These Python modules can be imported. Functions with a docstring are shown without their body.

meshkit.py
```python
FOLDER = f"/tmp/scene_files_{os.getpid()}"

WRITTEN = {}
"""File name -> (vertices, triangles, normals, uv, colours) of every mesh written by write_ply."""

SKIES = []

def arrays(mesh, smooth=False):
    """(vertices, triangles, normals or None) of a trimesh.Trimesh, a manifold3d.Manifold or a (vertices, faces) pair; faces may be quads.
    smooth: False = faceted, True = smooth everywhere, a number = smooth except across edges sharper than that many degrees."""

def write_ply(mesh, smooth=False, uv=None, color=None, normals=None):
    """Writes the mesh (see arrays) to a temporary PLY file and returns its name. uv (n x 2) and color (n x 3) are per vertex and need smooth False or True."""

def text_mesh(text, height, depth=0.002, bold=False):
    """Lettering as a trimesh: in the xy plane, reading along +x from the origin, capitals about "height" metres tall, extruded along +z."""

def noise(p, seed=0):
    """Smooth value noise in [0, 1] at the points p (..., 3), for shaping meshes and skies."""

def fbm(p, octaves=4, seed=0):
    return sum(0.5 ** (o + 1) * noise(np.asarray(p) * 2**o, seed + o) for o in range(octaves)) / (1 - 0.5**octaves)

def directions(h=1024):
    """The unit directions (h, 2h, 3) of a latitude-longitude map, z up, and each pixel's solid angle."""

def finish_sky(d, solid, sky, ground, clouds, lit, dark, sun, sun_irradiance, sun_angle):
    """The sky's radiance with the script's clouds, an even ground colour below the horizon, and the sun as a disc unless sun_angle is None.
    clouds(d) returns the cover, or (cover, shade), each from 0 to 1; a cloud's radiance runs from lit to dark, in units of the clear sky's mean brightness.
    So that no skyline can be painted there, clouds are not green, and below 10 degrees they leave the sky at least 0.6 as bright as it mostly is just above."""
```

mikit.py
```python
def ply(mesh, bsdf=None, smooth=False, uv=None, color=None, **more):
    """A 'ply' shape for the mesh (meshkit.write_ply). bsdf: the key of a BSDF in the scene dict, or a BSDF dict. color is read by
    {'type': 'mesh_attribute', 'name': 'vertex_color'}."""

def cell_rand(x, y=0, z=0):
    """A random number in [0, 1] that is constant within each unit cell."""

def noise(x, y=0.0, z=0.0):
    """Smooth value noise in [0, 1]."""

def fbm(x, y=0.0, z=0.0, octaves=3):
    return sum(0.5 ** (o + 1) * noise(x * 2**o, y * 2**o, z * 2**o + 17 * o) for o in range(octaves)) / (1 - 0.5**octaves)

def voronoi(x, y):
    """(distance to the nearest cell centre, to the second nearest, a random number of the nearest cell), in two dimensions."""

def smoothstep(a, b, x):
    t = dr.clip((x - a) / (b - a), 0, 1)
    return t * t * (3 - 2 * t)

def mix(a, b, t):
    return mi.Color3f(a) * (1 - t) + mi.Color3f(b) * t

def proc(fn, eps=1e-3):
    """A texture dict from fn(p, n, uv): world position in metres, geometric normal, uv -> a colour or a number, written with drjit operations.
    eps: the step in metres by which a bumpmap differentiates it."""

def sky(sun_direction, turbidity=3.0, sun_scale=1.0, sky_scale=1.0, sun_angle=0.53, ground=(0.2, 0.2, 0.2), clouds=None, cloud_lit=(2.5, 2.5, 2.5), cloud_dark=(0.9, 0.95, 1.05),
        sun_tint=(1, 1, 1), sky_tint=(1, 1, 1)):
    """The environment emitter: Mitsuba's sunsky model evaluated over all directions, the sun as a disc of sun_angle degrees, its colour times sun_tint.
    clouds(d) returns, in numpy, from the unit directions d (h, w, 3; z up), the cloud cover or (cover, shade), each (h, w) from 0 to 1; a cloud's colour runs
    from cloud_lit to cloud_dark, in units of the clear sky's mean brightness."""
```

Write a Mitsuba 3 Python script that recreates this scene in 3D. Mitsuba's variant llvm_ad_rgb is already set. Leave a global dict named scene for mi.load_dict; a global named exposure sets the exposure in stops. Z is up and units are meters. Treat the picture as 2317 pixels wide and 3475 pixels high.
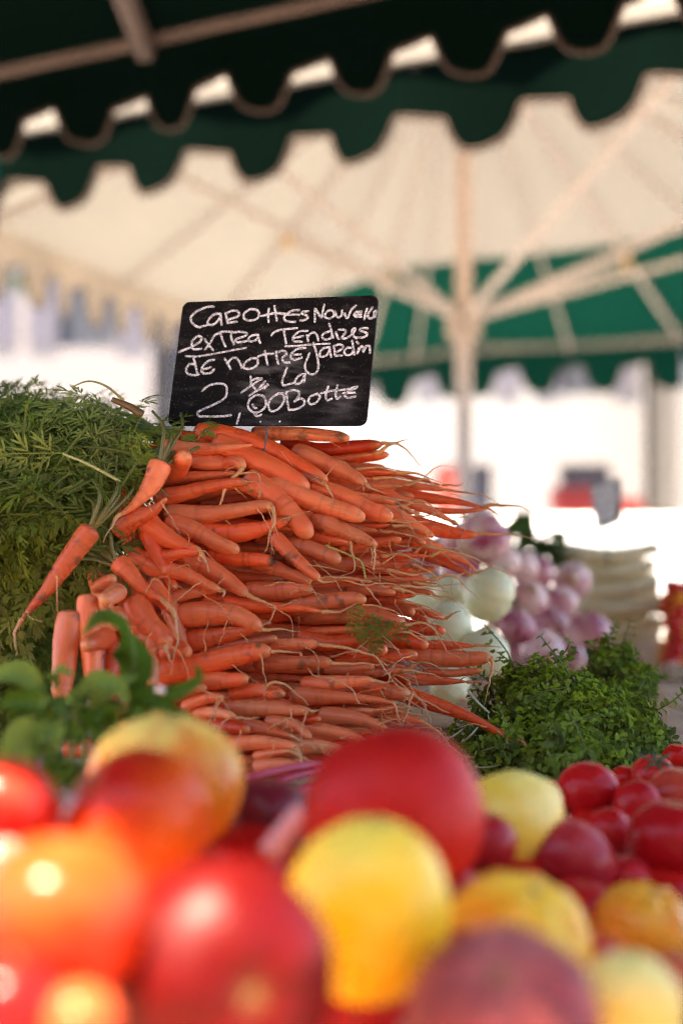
import math, random
import numpy as np, trimesh, drjit as dr
import mitsuba as mi, mikit, meshkit
from mikit import ply, proc
from shapely.geometry import LineString, Polygon, Point
from shapely.ops import unary_union

T = mi.ScalarTransform4f
RNG = np.random.default_rng(7)
random.seed(7)
scene, labels = {}, {}

# ---------------------------------------------------------------- camera, sky, exposure
EYE = np.array([0.0, 0.0, 1.05])
PITCH = math.radians(1.12)
FPX = 4827.0                                  # focal length in pixels of the 2317 x 3475 photograph
FWD = np.array([0, math.cos(PITCH), math.sin(PITCH)])
UP = np.array([0, -math.sin(PITCH), math.cos(PITCH)])
scene['camera'] = {
    'type': 'thinlens', 'fov': math.degrees(2 * math.atan(1158.5 / FPX)), 'fov_axis': 'x',
    'aperture_radius': 0.0098, 'focus_distance': 1.215, 'near_clip': 0.05, 'far_clip': 400.0,
    'to_world': T().look_at(origin=EYE.tolist(), target=(EYE + FWD).tolist(), up=[0, 0, 1])}
SUN = np.array([-0.20, -0.24, 0.95])
scene['sky_light'] = mikit.sky(SUN.tolist(), turbidity=3, sun_tint=(1.0, 0.97, 0.92), sky_tint=(1.03, 0.96, 0.87))
exposure = 4.42


def at(px, py, Y):
    """The point at distance Y along the world's y axis that the photograph's pixel (px, py) looks at."""
    d = FWD + np.array([1.0, 0, 0]) * ((px - 1158.5) / FPX) + UP * ((1737.5 - py) / FPX)
    return EYE + d * (Y / d[1])


# ---------------------------------------------------------------- materials
def vc():
    return {'type': 'mesh_attribute', 'name': 'vertex_color'}


def mat(key, d):
    scene[key] = {**d}
    return key


SKIN = mat('skin_material', {'type': 'principled', 'base_color': vc(), 'roughness': 0.40, 'specular': 0.42})
GLOSS = mat('gloss_material', {'type': 'principled', 'base_color': vc(), 'roughness': 0.22, 'specular': 0.18, 'clearcoat': 0.0})
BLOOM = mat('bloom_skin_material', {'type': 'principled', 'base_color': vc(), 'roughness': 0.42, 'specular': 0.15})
MATTE = mat('matte_material', {'type': 'twosided', 'bsdf': {'type': 'principled', 'base_color': vc(), 'roughness': 0.75, 'specular': 0.3}})
LEAF = mat('leaf_material', {'type': 'principledthin', 'base_color': vc(), 'roughness': 0.45, 'diff_trans': 0.7, 'eta': 1.22})
CLOTH = mat('cloth_material', {'type': 'principledthin', 'base_color': vc(), 'roughness': 0.9, 'diff_trans': 0.30, 'eta': 1.2})
CANVAS = mat('canvas_material', {'type': 'principledthin', 'base_color': vc(), 'roughness': 0.9, 'diff_trans': 0.10, 'eta': 1.2})
METAL = mat('metal_material', {'type': 'principled', 'base_color': {'type': 'rgb', 'value': [0.35, 0.34, 0.33]}, 'metallic': 0.9, 'roughness': 0.4})
CHALK = mat('chalk_material', {'type': 'diffuse', 'reflectance': proc(lambda p, n, uv: mikit.mix((0.22, 0.195, 0.20), (0.74, 0.68, 0.69), mikit.smoothstep(0.30, 0.62, mikit.fbm(p.x * 700, p.y * 700, p.z * 700, 3))))})


# ---------------------------------------------------------------- mesh helpers
def unit(v):
    v = np.asarray(v, float)
    return v / (np.linalg.norm(v, axis=-1, keepdims=True) + 1e-12)


def spline(pts, n):
    """A Catmull-Rom curve through the points, n samples evenly spaced by length."""
    p = np.asarray(pts, float)
    if len(p) == 2:
        return p[0] + (p[1] - p[0]) * np.linspace(0, 1, n)[:, None]
    q = np.vstack([2 * p[0] - p[1], p, 2 * p[-1] - p[-2]])
    out = []
    for i in range(1, len(q) - 2):
        t = np.linspace(0, 1, 14, endpoint=False)[:, None]
        a, b, c, d = q[i - 1], q[i], q[i + 1], q[i + 2]
        out.append(0.5 * (2 * b + (c - a) * t + (2 * a - 5 * b + 4 * c - d) * t * t + (3 * b - a - 3 * c + d) * t ** 3))
    o = np.vstack(out + [p[-1:]])
    s = np.concatenate([[0], np.cumsum(np.linalg.norm(np.diff(o, axis=0), axis=1))])
    g = np.linspace(0, s[-1], n)
    return np.stack([np.interp(g, s, o[:, k]) for k in range(o.shape[1])], 1)


def frames(p, ref=(0, 0, 1.0)):
    t = unit(np.gradient(p, axis=0))
    a = np.cross(t[0], ref)
    if np.linalg.norm(a) < 0.15:
        a = np.cross(t[0], [1.0, 0.2, 0])
    a = unit(a)
    A = []
    for k in range(len(p)):
        a = unit(a - t[k] * (a @ t[k]))
        A.append(a)
    A = np.array(A)
    return t, A, np.cross(t, A)


def sweep(p, r, sides=12, squash=1.0, wob=None, ref=(0, 0, 1.0), caps=True):
    """A tube along the points p with radii r; wob (n, sides) multiplies the radius. Returns vertices, faces, ring parameter per vertex."""
    p = np.asarray(p, float)
    n = len(p)
    r = np.broadcast_to(r, (n,))
    _, a, b = frames(p, ref)
    ang = np.arange(sides) * 2 * np.pi / sides
    rr = r[:, None] * (np.ones((n, sides)) if wob is None else wob)
    v = p[:, None] + rr[..., None] * (np.cos(ang)[None, :, None] * a[:, None] + squash * np.sin(ang)[None, :, None] * b[:, None])
    i, j = np.meshgrid(np.arange(n - 1), np.arange(sides), indexing='ij')
    q = np.stack([i * sides + j, i * sides + (j + 1) % sides, (i + 1) * sides + (j + 1) % sides, (i + 1) * sides + j], -1).reshape(-1, 4)
    f = np.vstack([q[:, [0, 1, 2]], q[:, [0, 2, 3]]])
    v = v.reshape(-1, 3)
    s = np.repeat(np.linspace(0, 1, n), sides)
    if caps:
        k = np.arange(sides)
        f = np.vstack([f, np.stack([(k + 1) % sides, k, k * 0 + len(v)], 1), np.stack([(n - 1) * sides + k, (n - 1) * sides + (k + 1) % sides, k * 0 + len(v) + 1], 1)])
        v = np.vstack([v, p[:1], p[-1:]])
        s = np.concatenate([s, [0, 1]])
    return v, f, s


def join(parts):
    """(v, f, c) triples into one."""
    V, F, C, at_ = [], [], [], 0
    for v, f, c in parts:
        V.append(v)
        F.append(np.asarray(f) + at_)
        C.append(np.broadcast_to(c, (len(v), 3)))
        at_ += len(v)
    return np.vstack(V), np.vstack(F), np.vstack(C)


COUNT = {}


def key_of(name):
    """name, then name_001, name_002 ... for a name (or a holder's part) that is taken."""
    k = COUNT.get(name, 0)
    COUNT[name] = k + 1
    return name if k == 0 else f'{name}_{k:03d}'


def put(name, v, f, color, bsdf, smooth=True, parent=None, to_world=None, label=None, cat=None, group=None, kind=None):
    key = key_of((parent + '__' if parent else '') + name)
    v = np.asarray(v, float)
    color = np.broadcast_to(np.asarray(color, float), (len(v), 3))
    if smooth is False:                        # facets: every triangle its own vertices
        f = np.asarray(f)
        v, color = v[f].reshape(-1, 3), color[f].reshape(-1, 3)
        f = np.arange(len(v)).reshape(-1, 3)
    scene[key] = ply((v, f), bsdf, smooth=bool(smooth), color=np.clip(color, 0.002, 0.95))
    if to_world is not None:
        scene[key]['to_world'] = to_world
    tag(key, label, cat, group, kind)
    return key


def put_plain(name, mesh, bsdf, smooth=False, parent=None, **t):
    key = key_of((parent + '__' if parent else '') + name)
    scene[key] = ply(mesh, bsdf, smooth=smooth)
    tag(key, t.get('label'), t.get('cat'), t.get('group'), t.get('kind'))
    return key


def tag(key, label=None, cat=None, group=None, kind=None):
    d = {k: x for k, x in (('label', label), ('category', cat), ('group', group), ('kind', kind)) if x}
    if d:
        labels[key] = {**labels.get(key, {}), **d}


def thing(name, label, cat, group=None):
    """A thing without a mesh of its own; its parts' keys start with the key returned."""
    key = key_of(name)
    tag(key, label, cat, group)
    return key


def box(lo, hi, bevel=0.0):
    lo, hi = np.asarray(lo, float), np.asarray(hi, float)
    if bevel <= 0:
        m = trimesh.creation.box(extents=hi - lo)
        m.apply_translation((lo + hi) / 2)
        return np.array(m.vertices), np.array(m.faces)
    c, e = (lo + hi) / 2, (hi - lo) / 2
    pts = []
    for s in np.ndindex(2, 2, 2):
        s = np.array(s) * 2 - 1
        for k in range(3):
            q = s * (e - bevel)
            q[k] = s[k] * e[k]
            pts.append(c + q)
    h = trimesh.Trimesh(np.array(pts)).convex_hull
    return np.array(h.vertices), np.array(h.faces)


def fb(p, scale, seed=0, octaves=3):
    return meshkit.fbm(np.asarray(p) * scale + 100.0, octaves, seed)


def mixc(a, b, t):
    t = np.clip(np.asarray(t), 0, 1)[:, None]
    return np.asarray(a)[None] * (1 - t) + np.asarray(b)[None] * t


def wood(v, base=(0.36, 0.22, 0.13), axis=0, seed=0):
    s = np.array([60.0, 60.0, 60.0])
    s[axis] = 5.0
    g = meshkit.fbm(v * s + seed * 7.3 + 50, 3, seed)
    return np.asarray(base)[None] * (0.65 + 0.7 * g[:, None])


def grid_box(lo, hi, cell=0.02, bevel=0.002):
    v, f = box(lo, hi, bevel)
    m = trimesh.Trimesh(v, f, process=False)
    v, f = trimesh.remesh.subdivide_to_size(v, f, cell)[:2]
    return v, f

# ---------------------------------------------------------------- ground, buildings, trees
def paving(p, n, uv):
    return mikit.mix((0.32, 0.30, 0.28), (0.44, 0.42, 0.39), mikit.fbm(p.x * 1.7, p.y * 1.7, 0, 4))


GROUND = mat('paving_material', {'type': 'diffuse', 'reflectance': proc(paving)})
gx = np.array([[-150, -150, 0], [150, -150, 0], [150, 250, 0], [-150, 250, 0]], float)
put_plain('ground', (gx, np.array([[0, 1, 2], [0, 2, 3]])), GROUND, kind='structure', label='pale sunlit stone paving of the market square')


def facade(name, x0, x1, y, h, depth, cols, storeys, wall_c, shutter_c, label, yaw=0.0):
    b = thing(name, label, 'building')
    R = np.array([[math.cos(yaw), -math.sin(yaw), 0], [math.sin(yaw), math.cos(yaw), 0], [0, 0, 1]])
    piv = np.array([(x0 + x1) / 2, y, 0])
    mv = lambda v: (np.asarray(v) - piv) @ R.T + piv
    w, sh = x1 - x0, h / storeys
    cw = w / cols
    holes = []
    for s in range(storeys):
        for c in range(cols):
            cx = x0 + (c + 0.5) * cw
            z0 = s * sh + (0.0 if s == 0 else 0.9)
            holes.append((cx - 0.55, cx + 0.55, z0 + 0.02, s * sh + sh - 0.55))
    pol = Polygon([(x0, 0), (x1, 0), (x1, h), (x0, h)], [[(a, c0), (b_, c0), (b_, c1), (a, c1)] for a, b_, c0, c1 in holes])
    m = trimesh.creation.extrude_polygon(pol, 0.35, engine='earcut')
    v = np.array(m.vertices)
    v = np.stack([v[:, 0], y + v[:, 2], v[:, 1]], 1)
    put('wall', mv(v), m.faces[:, ::-1], np.asarray(wall_c), MATTE, smooth=False, parent=b)
    bv, bf = box((x0, y + 0.352, 0), (x1, y + depth, h))
    put('back_wall', mv(bv), bf, np.asarray(wall_c) * 0.5, MATTE, smooth=False, parent=b)
    rv, rf = box((x0 - 0.3, y - 0.35, h + 0.002), (x1 + 0.3, y + depth + 0.2, h + 0.35))
    put('roof', mv(rv), rf, (0.42, 0.2, 0.12), MATTE, smooth=False, parent=b)
    for k, (a, b_, c0, c1) in enumerate(holes):
        ground_floor = k < cols
        fv, ff = box((a, y + 0.22, c0), (b_, y + 0.30, c1))
        win = put('door' if ground_floor else 'window', mv(fv), ff, (0.05, 0.045, 0.06) if ground_floor else (0.05, 0.055, 0.07), MATTE, smooth=False, parent=b)
        if not ground_floor:
            for q in (a - 0.56, b_ + 0.02):
                sv, sf = box((q, y - 0.05, c0), (q + 0.54, y - 0.005, c1))
                put('shutter', mv(sv), sf, shutter_c, MATTE, smooth=False, parent=win)
    return b


facade('town_house', -16, -3.65, 27, 11.5, 9, 5, 3, (0.22, 0.20, 0.20), (0.10, 0.095, 0.12), 'pale pink plastered town house seen left across the square under the parasol edge', 0.05)
facade('town_house', -3.6, 6.4, 30, 9.6, 9, 4, 3, (0.27, 0.26, 0.26), (0.11, 0.105, 0.13), 'cream plastered town house in the middle behind the parasol pole')
facade('town_house', 6.3, 20, 26, 12.5, 9, 6, 4, (0.21, 0.195, 0.18), (0.10, 0.10, 0.12), 'tall beige town house seen right across the square behind the red crates', -0.08)

facade('town_house', -13, 14, -17, 9, -8, 8, 3, (0.5, 0.42, 0.34), (0.3, 0.3, 0.3), 'beige town house added unseen behind the viewer to hold back low sky light', math.pi)  # unseen building, added to cut the sky light from behind the camera


def tree(x, y, h, cr, label, seed):
    rng = np.random.default_rng(seed)
    t = thing('plane_tree', label, 'tree')
    parts = []
    trunk = spline([(x, y, 0), (x + 0.1, y, h * 0.3), (x - 0.1, y + 0.1, h * 0.62)], 14)
    v, f, s = sweep(trunk, np.linspace(0.26, 0.12, 14), 10)
    parts.append((v, f, (0.20, 0.16, 0.12)))
    tips = []
    for k in range(9):
        a = k * 2.4 + rng.uniform(-.3, .3)
        b0 = trunk[8 + k % 6]
        e = np.array([x, y, h * 0.62]) + cr * 0.75 * np.array([math.cos(a), math.sin(a), rng.uniform(-0.1, 0.9)])
        pth = spline([b0, (b0 + e) / 2 + [0, 0, 0.25], e], 8)
        v, f, s = sweep(pth, np.linspace(0.09, 0.02, 8), 6)
        parts.append((v, f, (0.20, 0.16, 0.12)))
        tips += [pth[4], pth[6], pth[7]]
    v, f, c = join(parts)
    put('trunk', v, f, c, MATTE, parent=t)
    tips = np.array(tips)
    n = 5200
    cc = tips[rng.integers(len(tips), size=n)] + rng.normal(0, cr * 0.2, (n, 3))
    d1, d2 = unit(rng.normal(size=(n, 3))), unit(rng.normal(size=(n, 3)))
    L = rng.uniform(0.08, 0.17, (n, 1))
    V = np.stack([cc - d1 * L, cc + d2 * L * 0.5, cc + d1 * L, cc - d2 * L * 0.5], 1).reshape(-1, 3)
    F = np.array([[0, 1, 2], [0, 2, 3]])[None] + (np.arange(n) * 4)[:, None, None]
    col = np.array([0.085, 0.13, 0.028])[None] * rng.uniform(0.6, 1.5, (n, 1))
    put('crown', V, F.reshape(-1, 3), np.repeat(col, 4, 0), LEAF, parent=t, kind='stuff', label='leafy crown of many small green leaves')


tree(-5.0, 18.5, 9.2, 1.9, 'leafy green tree at far left, glimpsed between the two parasol edges', 3)

# ---------------------------------------------------------------- parasols
CREAM = (0.315, 0.29, 0.25)
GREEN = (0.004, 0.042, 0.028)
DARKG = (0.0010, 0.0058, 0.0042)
BIND = (0.075, 0.048, 0.035)
RIBC = (0.54, 0.46, 0.41)


def bar(a, b, w, h, up=(0, 0, 1)):
    """A square timber from a to b."""
    a, b = np.asarray(a, float), np.asarray(b, float)
    t = unit(b - a)
    s = unit(np.cross(t, up))
    u = np.cross(s, t)
    c = 0.16 * min(w, h)
    prof = [(-w / 2 + c, -h / 2), (w / 2 - c, -h / 2), (w / 2, -h / 2 + c), (w / 2, h / 2 - c), (w / 2 - c, h / 2), (-w / 2 + c, h / 2), (-w / 2, h / 2 - c), (-w / 2, -h / 2 + c)]
    n = max(2, int(np.linalg.norm(b - a) / 0.12))
    ring = [a + (b - a) * k / n + s * x + u * z for k in range(n + 1) for x, z in prof]
    v = np.array(ring + [a, b])
    i, j = np.meshgrid(np.arange(n), np.arange(8), indexing='ij')
    q = np.stack([i * 8 + j, i * 8 + (j + 1) % 8, (i + 1) * 8 + (j + 1) % 8, (i + 1) * 8 + j], -1).reshape(-1, 4)
    k = np.arange(8)
    f = np.vstack([q[:, [0, 1, 2]], q[:, [0, 2, 3]], np.stack([(k + 1) % 8, k, k * 0 + len(v) - 2], 1), np.stack([n * 8 + k, n * 8 + (k + 1) % 8, k * 0 + len(v) - 1], 1)])
    return v, f


def panel(P0, P1, apex, f0, f1, sag=0.05, nu=16, nv=22):
    """The part of a canopy panel between the fractions f0(u) and f1(u) of the way from the rim P0-P1 to the apex; the cloth sags between its ribs."""
    u = np.linspace(0, 1, nu)
    V = []
    for k in range(nv + 1):
        w = k / nv
        fr = (1 - w) * f0(u) + w * f1(u)
        rim = P0[None] * (1 - u[:, None]) + P1[None] * u[:, None]
        p = rim * (1 - fr[:, None]) + apex[None] * fr[:, None]
        p = p - np.array([0, 0, 1.0]) * (sag * 4 * u * (1 - u) * (1 - fr) * (0.25 + fr) * 1.6)[:, None]
        V.append(p)
    V = np.vstack(V)
    i, j = np.meshgrid(np.arange(nv), np.arange(nu - 1), indexing='ij')
    q = np.stack([i * nu + j, i * nu + j + 1, (i + 1) * nu + j + 1, (i + 1) * nu + j], -1).reshape(-1, 4)
    return V, np.vstack([q[:, [0, 1, 2]], q[:, [0, 2, 3]]])


def scallop_drop(x, pitch, body, amp):
    """How far the valance hangs at the distance x along its side: round tongues between flat arches."""
    ph = (x / pitch) % 1.0
    d = np.abs(ph - 0.5) * 2                      # 0 in the middle of a tongue, 1 between two tongues
    t = np.clip((d - 0.30) / 0.36, 0, 1)
    return body + amp * (0.35 * (1 - t * t * (3 - 2 * t)) + 0.65 * np.sqrt(1 - np.clip(d / 0.60, 0, 1) ** 2)) + 0.10 * amp * np.sin(ph * 2 * np.pi)


def valance(P0, P1, pitch, body, amp, phase, color, parent, seed, out=0.0, label=None, cloth=CLOTH):
    L = np.linalg.norm(P1 - P0)
    n = int(L / pitch * 26) + 2
    x = np.linspace(0, L, n)
    t = (P1 - P0) / L
    nrm = unit(np.cross(t, [0, 0, 1.0]))
    dr_ = scallop_drop(x + phase, pitch, body, amp)
    rows = 7
    V = []
    for k in range(rows + 1):
        w = k / rows
        wave = 0.012 * w * np.sin(x * 2 * np.pi / pitch * 0.5 + seed) + 0.008 * w * np.sin(x * 9 + seed * 2)
        p = P0[None] * (1 - x[:, None] / L) + P1[None] * (x[:, None] / L) + nrm[None] * (out * w + wave)[:, None]
        p = p - np.array([0, 0, 1.0]) * (w * dr_)[:, None]
        V.append(p)
    edge = V[-1]
    V = np.vstack(V)
    i, j = np.meshgrid(np.arange(rows), np.arange(n - 1), indexing='ij')
    q = np.stack([i * n + j, i * n + j + 1, (i + 1) * n + j + 1, (i + 1) * n + j], -1).reshape(-1, 4)
    key = put('valance', V, np.vstack([q[:, [0, 1, 2]], q[:, [0, 2, 3]]]), color, cloth, parent=parent, label=label)
    v, f, s = sweep(edge, 0.0055, 6, squash=1.0, ref=nrm)
    put('binding', v, f, BIND, MATTE, parent=key)


# the parasol in the middle distance
CZ = EYE[2]
rim_h = [1.15, 1.12, 1.12, 1.02, 1.12, 1.12, 1.12, 1.12, 1.15]
rim_xy = [(-0.95, 3.92), (-1.27, 4.95), (-0.60, 7.0), (0.12, 8.0), (0.71, 8.2), (1.87, 7.78), (2.9, 6.4), (2.6, 4.2), (1.3, 2.66)]
RIM = np.array([[x, y, CZ + h] for (x, y), h in zip(rim_xy, rim_h)])
APEX = np.array([0.5, 5.8, CZ + 2.2])
par = thing('market_parasol', 'cream and green market parasol with open ribs and scalloped valance behind the carrots', 'parasol', 'market parasols')
frac_green = [0.10, 0.0, 0.0, 0.33, 0.325, 0.345, 0.34, 0.0, 0.0]      # how far the green cloth reaches up each rib
N = len(RIM)
for k in range(N):
    P0, P1 = RIM[k], RIM[(k + 1) % N]
    a, b = frac_green[k], frac_green[(k + 1) % N]
    g = lambda u, a=a, b=b: a + (b - a) * u + 0.012 * 4 * u * (1 - u) * (1 if a + b > 0 else 0)
    v, f = panel(P0, P1, APEX, g, lambda u: u * 0 + 0.985)
    fade = 0.93 + 0.12 * fb(v, 3.0, 5)
    put('canopy_panel', v, f, np.asarray(CREAM)[None] * fade[:, None], CLOTH, parent=par, label='cream canopy panel')
    if a + b > 0:
        v, f = panel(P0, P1, APEX, lambda u: u * 0, lambda u, g=g: g(u), nv=10)
        put('canopy_panel', v, f, GREEN, CLOTH, parent=par, label='green lower panel of the canopy')
    green_side = k in (0, 2, 3, 4, 5, 6, 8)
    pitch = {8: 0.300, 1: 0.24, 0: 0.25}.get(k, 0.36)
    valance(P1, P0, pitch, 0.172 if k == 8 else (0.12 if k < 2 else 0.15), 0.085 if k == 8 else (0.13 if k == 1 else 0.14), {8: 0.20, 1: 0.02}.get(k, 0.1), DARKG if k == 8 else (GREEN if green_side else (0.42, 0.35, 0.27)), par, k, label='dark green scalloped valance' if green_side else 'cream scalloped valance', cloth=CANVAS if k == 8 else CLOTH)  # near side darker than the other green ones: shade put into its colour
    lift = np.array([0, 0, 0.03 if k < 2 else -0.02]) - (np.array([0.05, 0, 0]) if k < 2 else 0)
    bv, bf = bar(P0 + lift, P1 + lift, 0.035, 0.045)
    put('rim_bar', bv, bf, wood(bv, (0.30, 0.27, 0.23), 0, k), MATTE, smooth=False, parent=par)
HUB = np.array([0.5, 5.8, CZ + 0.90])
for k in range(N):
    P = RIM[k] - [0, 0, 0.03]
    A = APEX - [0, 0, 0.06]
    bv, bf = bar(P, A, 0.020, 0.028)
    rib = put('rib', bv, bf, np.asarray(RIBC), MATTE, smooth=False, parent=par)
    bv, bf = bar((P + RIM[(k + 1) % N] - [0, 0, 0.03]) / 2 - [0, 0, 0.03], A, 0.014, 0.02)
    put('rib', bv, bf, np.asarray(RIBC) * 0.9, MATTE, smooth=False, parent=par)
    M = P * 0.68 + A * 0.32 - [0, 0, 0.03]
    bv, bf = bar(HUB + unit(M - HUB) * 0.05, M, 0.026, 0.028)
    st = put('strut', bv, bf, np.asarray(RIBC) * (0.92 + 0.02 * k), MATTE, smooth=False, parent=par)
    v, f, s = sweep(np.array([M - [0, 0, .03], M + [0, 0, .05]]), 0.028, 8)
    put('bracket', v, f, (0.62, 0.40, 0.14), MATTE, smooth=False, parent=st)
pl = spline([(0.5, 5.8, 0.0), (0.5, 5.8, CZ + 2.25)], 60)
v, f, s = sweep(pl, 0.033, 20)
put('pole', v, f, mixc((0.32, 0.29, 0.29), (0.60, 0.46, 0.38), np.clip((v[:, 2] - 1.5) * 2, 0, 1)), SKIN, parent=par)
v, f, s = sweep(np.array([HUB - [0, 0, 0.08], HUB - [0, 0, 0.06], HUB + [0, 0, 0.03], HUB + [0, 0, 0.05]]), np.array([0.055, 0.07, 0.07, 0.055]), 20)
put('hub', v, f, (0.42, 0.33, 0.27), MATTE, smooth=False, parent=par)
v, f, s = sweep(np.array([[0.5, 5.8, 0.0], [0.5, 5.8, 0.06], [0.5, 5.8, 0.09]]), np.array([0.38, 0.38, 0.1]), 28)
put('base', v, f, (0.3, 0.3, 0.3), MATTE, smooth=False, parent=par)

# the parasol over the stall, its far edge in the picture
nn, pp = np.array([0.5, 0.866, 0]), np.array([0.866, -0.5, 0])
HN, HP = 1.212, 1.9


def stall_parasol(ctr, label):
    RN = [ctr + nn * HN - pp * HP, ctr + nn * HN + pp * HP, ctr - nn * HN + pp * HP, ctr - nn * HN - pp * HP]
    RN = np.array([r + np.array([0, 0, CZ + 1.15]) for r in RN])
    AP = ctr + np.array([0, 0, CZ + 1.85])
    par2 = thing('market_parasol', label, 'parasol', 'market parasols')
    for k in range(4):
        P0, P1 = RN[k], RN[(k + 1) % 4]
        v, f = panel(P0, P1, AP, lambda u: u * 0, lambda u: u * 0 + 0.985)
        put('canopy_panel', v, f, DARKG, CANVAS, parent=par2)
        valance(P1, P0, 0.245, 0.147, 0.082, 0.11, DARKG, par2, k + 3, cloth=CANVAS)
        bv, bf = bar(P0 - [0, 0, 0.02], P1 - [0, 0, 0.02], 0.024, 0.03)
        put('rim_bar', bv, bf, wood(bv, (0.15, 0.10, 0.08), 0, k), MATTE, smooth=False, parent=par2)
        for P in (P0, P0 * 0.6 + P1 * 0.4, P0 * 0.25 + P1 * 0.75):
            bv, bf = bar(P - [0, 0, 0.05], AP - [0, 0, 0.06], 0.04, 0.045)
            rb = put('rib', bv, bf, wood(bv, (0.16, 0.12, 0.105), 0, k), MATTE, smooth=False, parent=par2)
            Mx = P * 0.45 + AP * 0.55 - [0, 0, 0.09]
            Hx = ctr + np.array([0, 0, CZ + 0.95])
            bv, bf = bar(Hx, Mx, 0.035, 0.035)
            put('strut', bv, bf, wood(bv, (0.16, 0.12, 0.105), 0, k), MATTE, smooth=False, parent=par2)
    v, f, s = sweep(spline([ctr, ctr + [0, 0, CZ + 1.9]], 20), 0.03, 16)
    put('pole', v, f, (0.46, 0.34, 0.27), SKIN, parent=par2)
    v, f, s = sweep(np.array([ctr, ctr + [0, 0, 0.06], ctr + [0, 0, 0.09]]), np.array([0.35, 0.35, 0.1]), 28)
    put('base', v, f, (0.3, 0.3, 0.3), MATTE, smooth=False, parent=par2)


stall_parasol(nn * 1.338 - pp * 1.60, 'dark green market parasol over the stall with scalloped edge and a wooden rim bar')
stall_parasol(nn * 1.338 - pp * 5.50, 'unseen dark green market parasol added left of the view to block sky light')  # extra parasol out of view, added to block sky light from the left

# ---------------------------------------------------------------- the stall table and what holds the goods
TZ = CZ - 0.24
tb = thing('market_table', 'long wooden stall table of planks under the vegetables', 'table')
for k in range(15):
    y0 = 0.20 + k * 0.20
    v, f = grid_box((-1.3, y0, TZ - 0.03), (1.5, y0 + 0.194, TZ - 0.0015 * (k % 2)), 0.22)
    put('plank', v, f, wood(v, (0.40, 0.25, 0.16), 0, k), MATTE, smooth=False, parent=tb)
for x in (-1.2, 1.4):
    for y in (0.3, 3.1):
        v, f = box((x - .04, y - .04, 0), (x + .04, y + .04, TZ - 0.032), 0.004)
        put('leg', v, f, (0.3, 0.2, 0.13), MATTE, smooth=False, parent=tb)


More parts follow.
